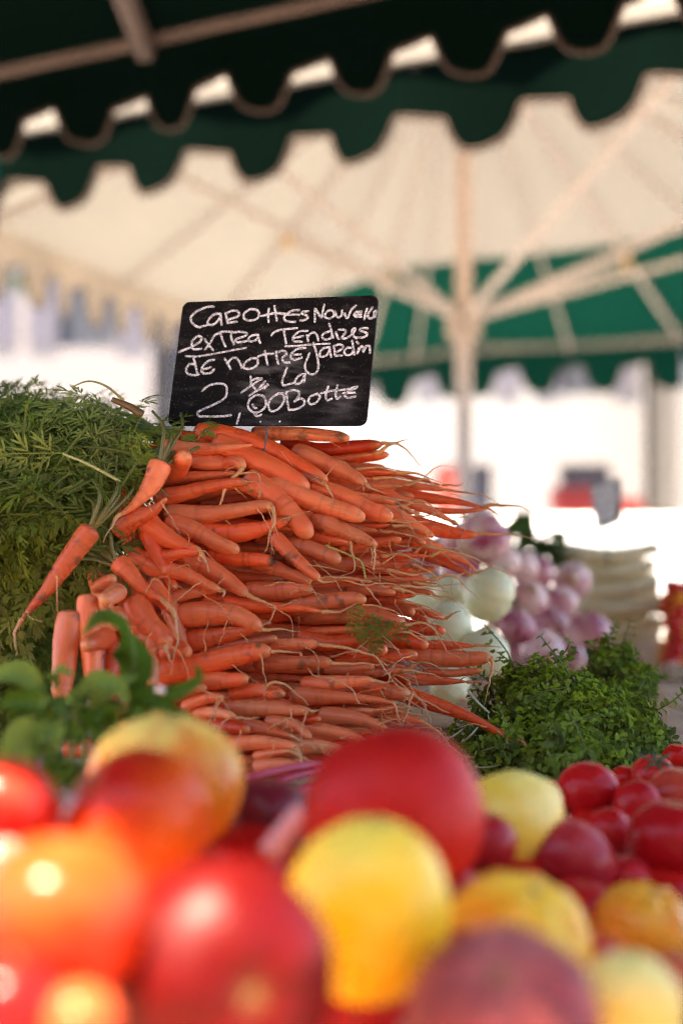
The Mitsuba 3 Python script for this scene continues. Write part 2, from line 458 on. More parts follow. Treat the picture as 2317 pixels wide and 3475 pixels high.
def crate(x0, x1, y0, y1, z0, h, slats, c, label, seed, back=True):
    k = thing('wooden_crate', label, 'crate', 'wooden crates on the stall table')
    t = 0.008
    for xx in (x0, x1 - 0.022):
        for yy in (y0 + t, y1 - 0.022 - t):
            v, f = box((xx, yy, z0), (xx + 0.022, yy + 0.022, z0 + h), 0.0015)
            put('post', v, f, wood(v, c, 2, seed), MATTE, smooth=False, parent=k)
    sh = h / slats
    for s in range(slats):
        a, b = z0 + s * sh + 0.004, z0 + (s + 1) * sh - 0.006
        for q, (lo, hi, ax) in enumerate((((x0, y0, a), (x1, y0 + t - 0.001, b), 0), ((x0, y1 - t + 0.001, a), (x1, y1, b), 0), ((x0 - t, y0 + t, a), (x0 - 0.001, y1 - t, b), 1), ((x1 + 0.001, y0 + t, a), (x1 + t, y1 - t, b), 1))):
            v, f = grid_box(lo, hi, 0.03, 0.0012)
            put('slat', v, f, wood(v, c, ax, seed + s * 5 + q), MATTE, smooth=False, parent=k)
    v, f = box((x0 + .001, y0 + t, z0 + 0.001), (x1 - .001, y1 - t, z0 + 0.007))
    put('bottom', v, f, wood(v, c, 0, seed), MATTE, smooth=False, parent=k)
    return k

# ---------------------------------------------------------------- carrots
def base_depth(x, y):
    Y = np.interp(y, [1450, 1700, 2000, 2300, 2600], [1.285, 1.255, 1.235, 1.205, 1.15])
    if x > 1150:
        Y += (x - 1150) / 1000 * 0.13
    if x < 700:
        Y -= (700 - x) / 700 * 0.05
    return float(Y)


# head ... tip in pixels of the photograph | radius px | layer (about 1.1 cm each, towards the viewer) | profile | root beyond the tip | options
CARROTS = '''
655,1470 800,1485 905,1522 1010,1580 1112,1634|43|3|t||c
720,1500 850,1560 950,1610 1048,1670|47|3.6|b||
548,1515 640,1520 750,1522 858,1510|29|5|p||d
580,1485 650,1490 740,1522|25|3|t||
585,1612 606,1580 630,1548|38|5.5|b||n.06
650,1560 760,1575 800,1570 830,1585|33|4.4|b|826,1588 787,1628 762,1672 746,1711 752,1746 781,1781 832,1816 883,1826|
535,1640 620,1620 720,1613 805,1606|21|3.8|t|805,1606 867,1602 879,1622 880,1634 915,1657|
520,1690 600,1680 700,1655 800,1640 848,1637|30|5|t||k
700,1650 800,1640 868,1662|27|4.2|b|868,1662 880,1675 879,1692|
555,1740 700,1745 800,1730 900,1715 926,1725|31|5|b|924,1722 933,1745 925,1790 915,1815 905,1850 895,1878|
830,1620 920,1680 1000,1760 1055,1828|44|4.3|b||
640,1790 760,1810 880,1795 985,1758|37|4.4|t||k
480,1755 530,1800 600,1842 680,1868|44|6.2|p|675,1866 700,1900 710,1942|
392,1800 450,1765 520,1735 566,1692|40|6.6|p||d
560,1770 650,1800 740,1845 812,1872|33|5.2|b||
495,1880 560,1890 620,1878 685,1873|27|6|t|683,1873 700,1900 708,1940|
600,1890 700,1925 780,1975 842,2022|39|5|t|840,2020 890,2040 925,2055 931,2072 915,2105 890,2122|
440,1875 520,1925 620,1945 700,1985 746,2003|35|5.6|t|745,2003 760,2006 756,2025|
575,2035 660,2010 745,1999|23|5|t|745,1999 762,2005 757,2026|
700,1880 800,1895 870,1900 932,1908|28|4|b||k
850,1905 930,1925 1010,1955 1057,1974|29|3.4|t||
925,1815 980,1875 1040,1930 1085,1968|25|5.2|b|1083,1968 1110,1978 1137,1976 1139,1968|
960,1845 1060,1868 1156,1900|33|4|b||dm
1010,1600 1060,1625 1106,1645|18|3.2|t|1104,1643 1125,1680 1132,1715 1131,1756|
900,1650 960,1655 1040,1690 1150,1730 1239,1758|38|3.6|b||c
1050,1650 1150,1680 1250,1730 1333,1758|37|3|b||c
1000,1535 1030,1545 1120,1580 1200,1618 1242,1646|36|2|t|1240,1644 1270,1660 1302,1676|
850,1470 1000,1470 1100,1477 1187,1489|25|2|b||cm
950,1500 1080,1525 1200,1515 1297,1507|28|1|b|1295,1507 1340,1503 1384,1495|c
1110,1565 1250,1592 1400,1622 1499,1646|20|-3|p|1497,1645 1540,1645 1565,1640 1577,1631|
1150,1615 1300,1635 1430,1650 1512,1660|22|-2.4|t|1510,1660 1560,1668 1600,1675 1650,1685 1690,1712|
1300,1665 1450,1690 1560,1705 1642,1722|28|-1.7|p|1640,1722 1690,1712 1720,1715 1770,1722 1800,1738 1812,1758|
1420,1728 1500,1733 1580,1735 1657,1725|12|-1|t|1655,1726 1680,1740 1700,1760 1707,1784|
1240,1640 1260,1650 1390,1710 1480,1745 1541,1775|31|0.6|p|1540,1775 1555,1785 1558,1791|
1130,1670 1230,1690 1300,1697 1357,1711|21|2.2|t||km
1230,1715 1270,1725 1360,1755 1420,1790 1471,1821|29|2|t||
1380,1770 1420,1780 1500,1800 1560,1810 1622,1813|28|0|t|1620,1813 1740,1813 1800,1827 1852,1839|
1320,1780 1390,1810 1442,1850|22|2.2|t|1440,1848 1500,1865 1600,1890 1650,1920 1690,1935 1735,1948 1749,1930 1742,1898|
1380,1815 1430,1840 1520,1880 1580,1910 1613,1939|30|1.1|p||
1400,1860 1440,1880 1520,1915 1592,1949|20|0|t|1590,1948 1640,1935 1690,1910|
1060,1762 1110,1775 1190,1810 1279,1851|34|3.5|t||m
1040,1810 1120,1830 1192,1840|25|2.6|t|1190,1840 1195,1880 1205,1915 1200,1940 1180,1950 1158,1958|
970,1735 1000,1740 1100,1755 1152,1768|30|2.5|t||
1050,1930 1180,1915 1290,1912|29|2|t||
1230,1920 1330,1925 1402,1920|29|1.5|t|1400,1921 1430,1930 1470,1950 1490,1980 1505,2003|
1150,1870 1270,1845 1362,1830|25|1.6|t||
1250,1950 1340,1965 1432,1975|18|1|t|1430,1975 1480,1985 1510,1998|
1290,1985 1380,1980 1435,1990|15|1|b||
1000,1985 1100,1970 1200,1968 1260,1978|21|3|p|1060,1966 1150,1958 1240,1968 1310,1988|
830,2010 950,2010 1062,2000|38|3|t||
1100,2015 1220,2005 1342,2012|17|2.5|b||m
1250,2000 1360,2000 1472,2014|19|2|t|1470,2014 1490,2024 1500,2034|
980,2060 1100,2045 1180,2035 1242,2040|31|3.6|b||
680,2040 800,2055 920,2060 1020,2062 1092,2076|33|4.6|p|1088,2076 1140,2080 1180,2065 1207,2051|
590,2090 700,2080 800,2090 889,2136|41|5|b||
610,2180 720,2165 850,2135 892,2140|35|4.6|t|890,2140 950,2136 1020,2145|
680,2220 800,2195 900,2175 940,2166|23|4.5|b||
530,2290 650,2265 780,2235 860,2215 921,2211|42|5.3|b|918,2211 962,2212 1024,2218|
830,2200 930,2190 1020,2185 1082,2186|29|4|t|1080,2185 1180,2200 1260,2225 1300,2265 1340,2320 1380,2352|
1030,2150 1150,2140 1272,2135|18|3|t||
1000,2165 1120,2185 1250,2165 1372,2131|31|4.2|p||c
1150,2060 1200,2070 1290,2090 1373,2116|27|2.5|b||
1270,2060 1350,2065 1406,2081|23|2|b||
1330,2050 1420,2070 1510,2096|21|1.5|t|1508,2095 1540,2085 1566,2075|
1200,2045 1300,2035 1372,2040|18|2.5|t|1370,2040 1440,2055 1502,2081|
1350,2120 1430,2135 1510,2141|24|2|b||
1400,2090 1452,2106|13|2.8|t|1450,2105 1490,2165 1520,2210 1560,2230 1568,2251|
1310,2180 1380,2180 1452,2191|27|3|b||
1180,2212 1250,2205 1313,2205|25|4|b||
1130,2240 1280,2235 1417,2222|27|3.5|b||cm
860,2250 1000,2250 1127,2247|28|4.6|b|1125,2250 1230,2254 1320,2256|c
1440,2195 1530,2190 1612,2193|23|1|p|1610,2193 1660,2193 1700,2196|
1390,2230 1500,2235 1600,2236 1667,2232|30|1.6|b|1665,2232 1669,2262 1660,2320 1645,2392|
1430,2280 1540,2285 1637,2274|14|1|b||
1390,2305 1500,2312 1582,2315|23|1|p|1580,2315 1620,2318 1662,2318|
1140,2275 1270,2285 1362,2275|23|2.8|t|1360,2275 1430,2280 1506,2300|
1100,2268 1190,2272 1270,2262|20|3|t||
1020,2320 1130,2318 1267,2310|26|4|b|1265,2310 1310,2318 1336,2309|m
1180,2335 1300,2345 1391,2360|31|3.5|b||c
1200,2347 1309,2335|13|4.4|t||
980,2360 1130,2365 1260,2375 1347,2391|30|4.5|p||
1330,2340 1450,2380 1580,2430 1680,2482 1772,2516|32|3.6|p|1768,2514 1795,2545 1800,2590 1806,2620 1815,2662|c
640,2320 750,2310 842,2305|29|5.6|b||
620,2400 700,2370 757,2366|23|6.2|t||
780,2355 880,2345 967,2357|27|5|b|900,2338 940,2318 985,2335 1030,2375 1043,2396|
760,2410 900,2405 990,2410 1057,2416|31|5.5|t|1055,2415 1086,2409|c
990,2438 1087,2442|16|5|b||
660,2425 730,2420 800,2436|18|6|b|798,2436 840,2437 882,2438|
900,2450 1000,2460 1056,2506|23|5.6|t||
810,2455 900,2475 987,2501|25|5.3|t|985,2500 1015,2515 1035,2522|
680,2465 770,2465 847,2479|27|6|b||
780,2530 880,2520 980,2530 1012,2541|27|6|t|1008,2538 1022,2575 1035,2620 1046,2662|
860,2566 930,2555 987,2549|15|6|t|985,2549 1030,2570 1066,2591|
1080,2430 1200,2440 1312,2471|29|4|t||
1170,2415 1272,2412|15|4|t||
1230,2425 1352,2399|13|3.5|t|1350,2400 1380,2402 1402,2408|
1030,2470 1150,2490 1252,2521|25|4.6|t||
960,2540 1080,2532 1202,2561|28|5|t||
860,2600 1000,2596 1122,2606|29|5.4|t||
1280,2300 1345,2298 1392,2326|15|2.5|b||
1240,2470 1330,2440 1440,2450|22|2.2|t|1440,2450 1500,2500 1560,2560 1612,2570|
315,1790 240,1890 170,1990 110,2060 74,2102|43|7|p|75,2100 52,2150 50,2190 57,2215 54,2226|gt
550,1565 510,1650 460,1710 408,1746|40|7|p|410,1745 385,1775 360,1820 353,1842|gt
395,1905 450,1960 510,2020 552,2036|36|8|p|550,2034 585,2060 598,2120 600,2170 590,2230 580,2292|g
510,1980 550,2030 588,2078|34|7|t|586,2075 600,2130 604,2190|
450,2035 490,2105 545,2158 566,2196|45|8|b|563,2190 575,2235 583,2252|
240,2075 225,2180 215,2290 205,2385|44|8|b||m
295,2020 300,2110 310,2220 318,2330|40|8.6|b||
405,2005 380,2022 345,2045|31|9.6|b||n.03
370,2160 330,2172 290,2190|36|9.4|b||n.05
385,2180 375,2280 368,2335|33|7.8|b||
470,2180 500,2160 520,2200 490,2235|27|7.4|t|486,2230 488,2262|
490,2215 515,2275 512,2332|27|7.2|b||
555,2222 600,2200 643,2222|31|6|b||
572,1952 590,1995|20|4.6|b||n.04
325,1995 350,1980 390,1962|24|7|b||
400,2080 430,2090 460,2100|30|6.6|b||
360,2290 420,2330 470,2350|30|6|b||
560,2370 620,2345 700,2335|27|5.6|t||
'''


def profile(s, kind):
    sh = np.sqrt(np.clip(1 - ((0.055 - np.minimum(s, 0.055)) / 0.055) ** 2, 0, 1)) * (0.86 + 0.14 * np.clip(s / 0.16, 0, 1))
    if kind == 'b':
        r = 1 - 0.36 * s ** 1.6
        end, w = 0.10, 0.86
    elif kind == 't':
        r = 1 - 0.60 * s ** 1.5
        end, w = 0.09, 0.89
    else:
        r = 1 - 0.86 * s ** 1.25
        end, w = 0.05, 0.95
    tip = np.sqrt(np.clip(1 - (np.clip(s - w, 0, 1) / (1 - w)) ** 2, 0, 1)) * 0.93 + 0.07
    return sh * r * np.where(s > w, tip, 1.0)


def carrot_mesh(path, r, kind, seed, opts='', detail=1.0):
    rng = np.random.default_rng(seed)
    n, sides = int(84 * detail), 18 if detail > 0.9 else 12
    p = spline(path, n)
    L = np.linalg.norm(np.diff(p, axis=0), axis=1).sum()
    s = np.linspace(0, 1, n)
    # closer rings at both ends keep the shoulder and the tip round
    s = np.interp(np.linspace(0, 1, n), [0, 0.16, 0.80, 1], [0, 0.07, 0.86, 1])
    p = np.stack([np.interp(s, np.linspace(0, 1, n), p[:, k]) for k in range(3)], 1)
    p = p + (fb(p, 22, seed, 2) - 0.5)[:, None] * np.array([0.2, 0.3, 1.0]) * r * 0.35
    ang = np.arange(sides) * 2 * np.pi / sides
    wob = 1 + 0.05 * np.cos(ang[None] * 2 + rng.uniform(0, 6) + s[:, None] * 4) + 0.03 * np.cos(3 * ang[None] + rng.uniform(0, 6) - s[:, None] * 7)
    wob += 0.10 * (meshkit.fbm(np.stack(np.broadcast_arrays(s[:, None] * L * 55 + seed, np.cos(ang)[None] * 0.7 + 9, np.sin(ang)[None] * 0.7 + 9), -1), 3, seed) - 0.5)
    groove = np.zeros((n, sides))
    k = int(L / (0.006 if 'c' in opts else 0.009))
    for _ in range(k):
        s0, a0, wd = rng.uniform(0.04, 0.97), rng.uniform(0, 6.28), rng.uniform(0.8, 2.4)
        da = np.abs((ang - a0 + np.pi) % (2 * np.pi) - np.pi)
        g = np.exp(-((s[:, None] - s0 - 0.004 * np.sin(ang * 2 + a0)[None]) * L / 0.0011) ** 2) * np.clip(1.3 - (da / wd) ** 2, 0, 1)[None] * rng.uniform(0.3, 1.0)
        groove = np.maximum(groove, g)
    bump = np.exp(-((s[:, None] - rng.uniform(0, 1, 5)[None]) * L / 0.006) ** 2).sum(1) * 0.03
    wob = wob - 0.05 * groove + bump[:, None]
    v, f, sv = sweep(p, r * profile(s, kind), sides, wob=wob)
    gv = np.concatenate([groove.ravel(), [0, 0]])
    sv = np.concatenate([np.repeat(s, sides), [0, 1]])
    hue = rng.normal(0, 1)
    base = np.array([0.63, 0.128, 0.041]) * (1 + 0.16 * np.clip(rng.normal(), -2, 1.6)) + np.array([0.0, 0.034, 0.018]) * np.clip(hue, -1.8, 2.2)
    c = mixc(base * [1.0, 0.80, 0.75], base * [1.06, 1.22, 1.3], fb(v, 70, seed) * 1.6 - 0.3)
    c = c * (1 - 0.25 * gv)[:, None]
    low = mixc((0.60, 0.25, 0.085), (0.70, 0.30, 0.12), fb(v, 90, seed + 3))
    m = np.clip((sv - 0.86) / 0.14, 0, 1) ** 1.6 * 0.65
    c = c * (1 - m[:, None]) + low * m[:, None]
    hd = np.clip((0.07 - sv) / 0.07, 0, 1) * 0.55
    c = c * (1 - hd[:, None]) + np.array([0.32, 0.10, 0.04]) * hd[:, None]
    amount = 0.66 if 'm' in opts else (0.62 if rng.random() < 0.35 else 0.70)
    soil = np.clip((fb(v, 120, seed + 9) * 0.55 + fb(v, 33, seed + 11) * 0.45 - amount + 0.06 * ('m' in opts)) / 0.07, 0, 1)
    c = c * (1 - 0.75 * soil[:, None]) + np.array([0.11, 0.048, 0.022]) * 0.75 * soil[:, None]
    if 'k' in opts:
        t = np.clip((sv - 0.90) / 0.08, 0, 1) * np.clip(fb(v, 140, seed + 4) * 2.2 - 0.3, 0, 1)
        c = c * (1 - t[:, None]) + np.array([0.035, 0.022, 0.018]) * t[:, None]
    return v, f, c


def root_mesh(path, r0, r1, seed):
    n = max(10, int(len(path) * 7))
    p = spline(path, n)
    L = np.linalg.norm(np.diff(p, axis=0), axis=1).sum()
    p = p + (np.stack([fb(p, 110, seed + q, 2) for q in range(3)], 1) - 0.5) * 0.0034
    s = np.linspace(0, 1, n)
    v, f, sv = sweep(p, (r0 * (1 - s) ** 1.6 + r1) * (0.9 + 0.3 * fb(p, 300, seed)), 6)
    c = mixc((0.62, 0.26, 0.09), (0.50, 0.30, 0.15), sv * 1.2 + (fb(v, 200, seed) - 0.5))
    return v, f, c


bodies = []


def carrot(path, r, kind, tail, seed, opts, label, group, detail=1.0, hairs=1):
    v, f, c = carrot_mesh(path, r, kind, seed, opts, detail)
    key = put('carrot', v, f, c, SKIN, label=label, cat='carrot', group=group)
    if tail is not None:
        rv, rf, rc = root_mesh(tail, min(0.22 * r, 0.0018), 0.00030, seed)
        put('root', rv, rf, rc, SKIN, parent=key, label='thin trailing root')
    rng = np.random.default_rng(seed + 500)
    p = spline(path, 30)
    for h in range(hairs):                                  # fine side roots
        i = rng.integers(14, 29)
        d = unit(rng.normal(size=3) * [1, 0.7, 1] + [0.7, -0.9, -0.5])
        L = rng.uniform(0.012, 0.05)
        q0 = p[i] + np.array([0, -1, 0.1]) * r * 0.62
        mid = q0 + d * L * 0.5 + rng.normal(0, 0.004, 3)
        rv, rf, rc = root_mesh([q0, mid, mid + unit(d + [0, 0, -0.6] + rng.normal(0, 0.4, 3)) * L * 0.5], 0.0005, 0.00018, seed + h)
        put('rootlet', rv, rf, rc, SKIN, parent=key)
    return key


rows_ = []
for n_, line in enumerate(x for x in CARROTS.strip().split('\n')):
    pa, r, lay, kind, tail, opts = line.split('|')
    pa = np.array([[float(q) for q in w.split(',')] for w in pa.split()])
    tl = np.array([[float(q) for q in w.split(',')] for w in tail.split()]) if tail else None
    rows_.append((pa, float(r), float(lay), kind, tl, opts))

# what each label says of a carrot's place: the part of the pile its tip is in, and the how-manieth from the top it is there
ORD = ['topmost', 'second', 'third', 'fourth', 'fifth', 'sixth', 'seventh', 'eighth', 'ninth', 'tenth', 'eleventh', 'twelfth', 'thirteenth', 'fourteenth', 'fifteenth', 'sixteenth', 'seventeenth', 'eighteenth', 'nineteenth', 'twentieth', 'twenty-first', 'twenty-second', 'twenty-third', 'twenty-fourth', 'twenty-fifth', 'twenty-sixth', 'twenty-seventh', 'twenty-eighth', 'twenty-ninth', 'thirtieth', 'thirty-first', 'thirty-second', 'thirty-third', 'thirty-fourth', 'thirty-fifth', 'thirty-sixth', 'thirty-seventh', 'thirty-eighth', 'thirty-ninth', 'fortieth']
ORD += [f'{q}th' for q in range(41, 80)]
FIRST = ['first'] + ORD[1:]
ZONES = [(0, 660, 'at the left end of the pile'), (660, 960, 'in the left middle of the pile'), (960, 1170, 'in the centre of the pile'), (1170, 1380, 'in the right middle of the pile'), (1380, 3000, 'at the right edge of the pile')]
zone_of = lambda q: next(k for k, z in enumerate(ZONES) if z[0] <= q[0][-1][0] < z[1])
order = {}
for z in range(len(ZONES)):
    ids = sorted((i for i, q in enumerate(rows_) if zone_of(q) == z), key=lambda i: rows_[i][0][-1][1])
    for rank, i in enumerate(ids):
        order[i] = ('topmost tip' if rank == 0 else f'{ORD[rank]} tip down', ZONES[z][2])

for i, (pa, r, lay, kind, tl, opts) in enumerate(rows_):
    mx, my = pa[:, 0].mean(), pa[:, 1].mean()
    Y = base_depth(mx, my) - 0.011 * lay
    s = np.linspace(-0.5, 0.5, len(pa))
    tilt = -0.02 if 'n' not in opts else -float(opts.split('n')[1][:3]) * 1.0
    pts = np.array([at(px, py, Y + tilt * t) for (px, py), t in zip(pa, s)])
    tail = None
    if tl is not None:
        tail = np.array([at(px, py, Y + tilt * 0.5 - 0.006 * min(k, 2)) for k, (px, py) in enumerate(tl)])
    size = 'thick' if r >= 36 else ('slender' if r < 22 else 'orange')
    look = {'b': 'blunt tip', 't': 'tapering tip', 'p': 'sharply pointed tip'}[kind]
    if 'k' in opts:
        look = 'blackened tip'
    elif 'm' in opts:
        look = 'soil on its skin'
    elif tl is not None and kind != 'p':
        look = 'trailing root'
    lab = f'{size} carrot, {look}, {order[i][0]} {order[i][1]}'
    if i == len(rows_):
        break
    carrot(pts, 1.04 * r * Y / FPX, kind, tail, 100 + i, opts, lab, 'carrots in the pile', hairs=(0 if kind == 'b' and i % 3 else 1 + (i % 2)))
    if 'g' in opts:                                       # a cut green stalk at the crown
        hd = pts[0]
        out = unit(pts[0] - pts[1])
        holder = [k for k in labels if k.startswith('carrot') and '__' not in k][-1]
        srng = np.random.default_rng(i)
        for q in range(5):
            e = srng.normal(0, 0.006, 3)
            v, f, sv = sweep(spline([hd - out * 0.003 + e * 0.2, hd + out * 0.010 + e * 0.6, hd + out * 0.022 + e * 1.3 + [0, 0.008, 0.004], hd + out * 0.034 + e * 2 + [-0.012, 0.03, 0.004]], 10), np.linspace(0.0019, 0.0012, 10), 6)
            put('stalk', v, f, mixc((0.16, 0.13, 0.035), (0.07, 0.085, 0.015), sv), SKIN, parent=holder)

# carrots that lie deeper in the pile and show only in the gaps
rng = np.random.default_rng(21)
edge_y = [1560, 1700, 1800, 1950, 2050, 2200, 2400, 2500, 2640]
edge_x = [1330, 1420, 1480, 1490, 1380, 1430, 1400, 1300, 1150]
heap, deep = [], []
for k in range(270):
    y = (1545 + (k + 0.5) / 130 * 1085 if k < 130 else 1560 + ((k - 129.5) % 70) / 70 * 1050) + rng.normal(0, 8)
    x1 = np.interp(y, edge_y, edge_x) - (rng.uniform(-10, 90) if k >= 200 else rng.uniform(0, 330) if k % 2 else rng.uniform(280, 620))
    L = rng.uniform(330, 460)
    dy = rng.normal(0, 14)
    r = rng.uniform(28, 40)
    lay = rng.uniform(-2.2, 1.2) if k < 130 else (rng.uniform(-6, -2.5) if k < 200 else rng.uniform(-4, -1))
    pa = [(x1 - L, y - dy), (x1 - L / 2, y + rng.normal(0, 6)), (x1, y + dy)]
    Y = base_depth(x1 - L / 2, y) - 0.011 * lay
    pts = np.array([at(px, py, Y - 0.02 * t) for (px, py), t in zip(pa, (-.5, 0, .5))])
    if k < 130:
        deep.append((x1, y + dy, pts, r * Y / FPX, k, rng.normal(0, 0.004), abs(rng.normal(0, 0.01))))
    else:
        heap.append(carrot_mesh(pts, r * Y / FPX, 'tp'[k % 2], 900 + k, '', 0.42))
for z in range(len(ZONES)):
    for rank, (x1, y1, pts, r, k, n1, n2) in enumerate(sorted((q for q in deep if ZONES[z][0] <= q[0] < ZONES[z][1]), key=lambda q: q[1])):
        tail = np.array([pts[-1], pts[-1] + [0.02, -0.004, n1], pts[-1] + [0.042, -0.008, -n2]]) if k % 2 else None
        carrot(pts, r, 'tp'[k % 2], tail, 900 + k, '', f'deep-lying orange carrot, {ORD[rank]} such tip {"down " if rank else ""}{ZONES[z][2]}', 'carrots deep in the pile', detail=0.6, hairs=0)
V, F, C = join(heap)
put('carrot_heap_core', V, F, C, SKIN, label='further orange carrots deep inside the pile', cat='carrots', kind='stuff')

for k in range(28):
    x, y = (300 + 26 * (k % 11), 1900 + 380 * rng.random()) if k < 22 else (380 + 22 * (k - 22), 1650 + 18 * (k - 22))
    Y = 1.19 + rng.uniform(0, .05)
    pts = np.array([at(x, y, Y), at(x + 20, y + 80, Y - .02), at(x + rng.uniform(0, 80), y + 210, Y - .03)])
    carrot(pts, 36 * Y / FPX, 't', None, 1200 + k, '', f'deep-lying orange carrot under the hanging ones at the left end, {FIRST[k]} of them', 'carrots deep in the pile', detail=0.6, hairs=0)

ROOTS = '''1060,1901 1095,1933 1136,1965 1138,1976|1219,1971 1251,2006 1295,2054|1273,1853 1270,1939|1257,1860 1283,1933 1291,2000|1037,2003 1104,2025|1228,2054 1330,2070 1394,2121|1117,2229 1200,2212 1267,2226 1299,2249|1228,2191 1279,2229 1311,2261|1393,2252 1407,2304 1424,2346 1435,2396 1428,2438|1323,2283 1379,2339 1435,2385 1463,2455|1400,2350 1382,2417 1365,2462|1403,2357 1456,2389 1523,2420|1396,2473 1456,2467 1491,2471 1496,2481|1447,1869 1428,1927 1408,1963|1300,1911 1348,1882 1399,1861|1348,2151 1412,2148 1453,2124 1488,2096|1357,2147 1408,2159 1459,2186|1110,2300 1180,2330 1220,2390|1020,2220 1060,2290 1130,2300|900,1990 960,1975 1030,1985|1150,1960 1230,1985 1330,1980 1372,2010|700,2210 690,2160 705,2110'''
mids = np.array([[q[0][:, 0].mean(), q[0][:, 1].mean()] for q in rows_])
for k, line in enumerate(ROOTS.split('|')):              # longer roots that cross the pile, each on the carrot it springs from
    q = np.array([[float(a) for a in w.split(',')] for w in line.split()])
    i = int(np.argmin([np.linalg.norm(rw[0] - q[0], axis=1).min() for rw in rows_]))
    dep = base_depth(*mids[i]) - 0.011 * rows_[i][2] - 0.012
    pts = [at(px, py, dep - 0.008 * j) for j, (px, py) in enumerate(q)]
    rv, rf, rc = root_mesh(pts, 0.0007, 0.00035, 700 + k)
    put('rootlet', rv, rf, rc, SKIN, parent='carrot' if i == 0 else f'carrot_{i:03d}')
v, f, s = sweep(spline([at(1104, 1850, 1.16), at(1181, 1882, 1.16), at(1225, 1907, 1.16), at(1240, 1962, 1.165)], 24), 0.0008, 6)
put('green_stalk', v, f, (0.30, 0.27, 0.06), SKIN, label='thin yellow green stalk fallen across the middle of the carrots', cat='stalk')
# ---------------------------------------------------------------- carrot tops
def leaflet(L, w, droop, rng):
    """A lobed leaflet from the origin along +x: a middle blade and two pairs of side blades."""
    V, F = [], []
    for a, sc, x0 in ((0, 1.0, 0.25), (0.62, 0.62, 0.18), (-0.62, 0.62, 0.18), (0.5, 0.5, 0.52), (-0.5, 0.5, 0.52)):
        a += rng.normal(0, 0.12)
        l, ww = L * sc * rng.uniform(0.85, 1.1), w * rng.uniform(0.8, 1.15) * (0.75 + 0.25 * sc)
        xs = np.array([0, 0.35, 0.7, 1.0]) * l
        hw = np.array([0.20, 0.70, 0.66, 0.0]) * ww
        P = np.array([[x, s_ * h, 0.25 * abs(s_ * h)] for x, h in zip(xs, hw) for s_ in (-1, 1)])
        R = np.array([[math.cos(a), -math.sin(a), 0], [math.sin(a), math.cos(a), 0], [0, 0, 1]])
        P = P @ R.T + [L * x0, 0, 0]
        o = len(V)
        V += P.tolist()
        F += [[o + 2 * i, o + 2 * i + 2, o + 2 * i + 3] for i in range(3)] + [[o + 2 * i, o + 2 * i + 3, o + 2 * i + 1] for i in range(3)]
    V = np.array(V)
    V[:, 2] -= droop * V[:, 0] ** 2 / max(L, 1e-6)
    o = len(V)
    V = np.vstack([V, [[0, -w * .16, 0], [0, w * .16, 0], [L * .5, -w * .14, 0], [L * .5, w * .14, 0]]])
    F += [[o, o + 2, o + 3], [o, o + 3, o + 1]]
    return V, np.array(F)


def frond(L, pairs, seed):
    """A feathery carrot leaf along +x: pinnae in pairs, each with lobed leaflets."""
    rng = np.random.default_rng(seed)
    out = []
    ax = lambda x: np.array([x, 0.10 * L * math.sin(x / L * 2.2 + seed), -0.30 * x * x / L])
    xs = np.linspace(0.20, 0.93, pairs) * L
    for i, x in enumerate(xs):
        for sd in (-1, 1):
            pl = L * (0.42 - 0.30 * i / pairs) * rng.uniform(0.8, 1.15)
            a = sd * rng.uniform(0.75, 1.1)
            nl = max(1, int(round(3 - 2.2 * i / pairs)))
            R = np.array([[math.cos(a), -math.sin(a), 0], [math.sin(a), math.cos(a), 0], [0, 0, 1]])
            lift = rng.normal(0, 0.18)
            sub = []
            for j in range(nl):
                t = (j + 0.55) / (nl + 0.5)
                for s2 in (-1, 1):
                    v, f = leaflet(pl * 0.34 * (1.15 - 0.4 * t), 0.0013, 0.25, rng)
                    b = s2 * rng.uniform(0.6, 0.95)
                    Rb = np.array([[math.cos(b), -math.sin(b), 0], [math.sin(b), math.cos(b), 0], [0, 0, 1]])
                    sub.append((v @ Rb.T + [pl * t, 0, rng.normal(0, 0.001)], f))
            v, f = leaflet(pl * 0.42, 0.0016, 0.25, rng)
            sub.append((v + [pl * 0.72, 0, 0], f))
            stem = np.array([[0, -0.0006, 0], [0, 0.0006, 0], [pl * 0.85, -0.0003, 0], [pl * 0.85, 0.0003, 0]])
            sub.append((stem, np.array([[0, 2, 3], [0, 3, 1]])))
            for v, f in sub:
                v = v.copy()
                v[:, 2] += lift * v[:, 0] - 0.35 * v[:, 0] ** 2 / pl
                out.append((v @ R.T + ax(x), f, 0))
    v, f = leaflet(L * 0.16, 0.0017, 0.2, rng)
    out.append((v + ax(L * 0.93), f, 0))
    rp = np.array([ax(x) for x in np.linspace(0, L * 0.96, 10)])
    v, f, s = sweep(rp, np.linspace(0.0012, 0.0004, 10), 4)
    out.append((v, f, 1))
    V, F, C = join([(v, f, (k, k, k)) for v, f, k in out])
    return V, F, C[:, 0] > 0.5


greens = [np.array(c) for c in ((0.165, 0.210, 0.032), (0.110, 0.155, 0.026), (0.220, 0.255, 0.060), (0.080, 0.110, 0.020), (0.180, 0.195, 0.060), (0.120, 0.145, 0.035))]
FROND = []
for k in range(8):
    V, F, stem = frond(0.105 + 0.009 * (k % 4), 5 + k % 2, 40 + k)
    c = greens[k % 6][None] * (0.88 + 0.62 * fb(V, 120, k))[:, None]
    c[stem] = np.array([0.16, 0.19, 0.05])
    FROND.append((V, F, c, ply((V, F), LEAF, smooth=True, color=c)))


def leaf_frame(d, n, P, s=1.0):
    x = unit(d)
    z = unit(n - x * (n @ x))
    y = np.cross(z, x)
    M = np.eye(4)
    M[:3, 0], M[:3, 1], M[:3, 2], M[:3, 3] = x * s, y * s, z * s, P
    return M


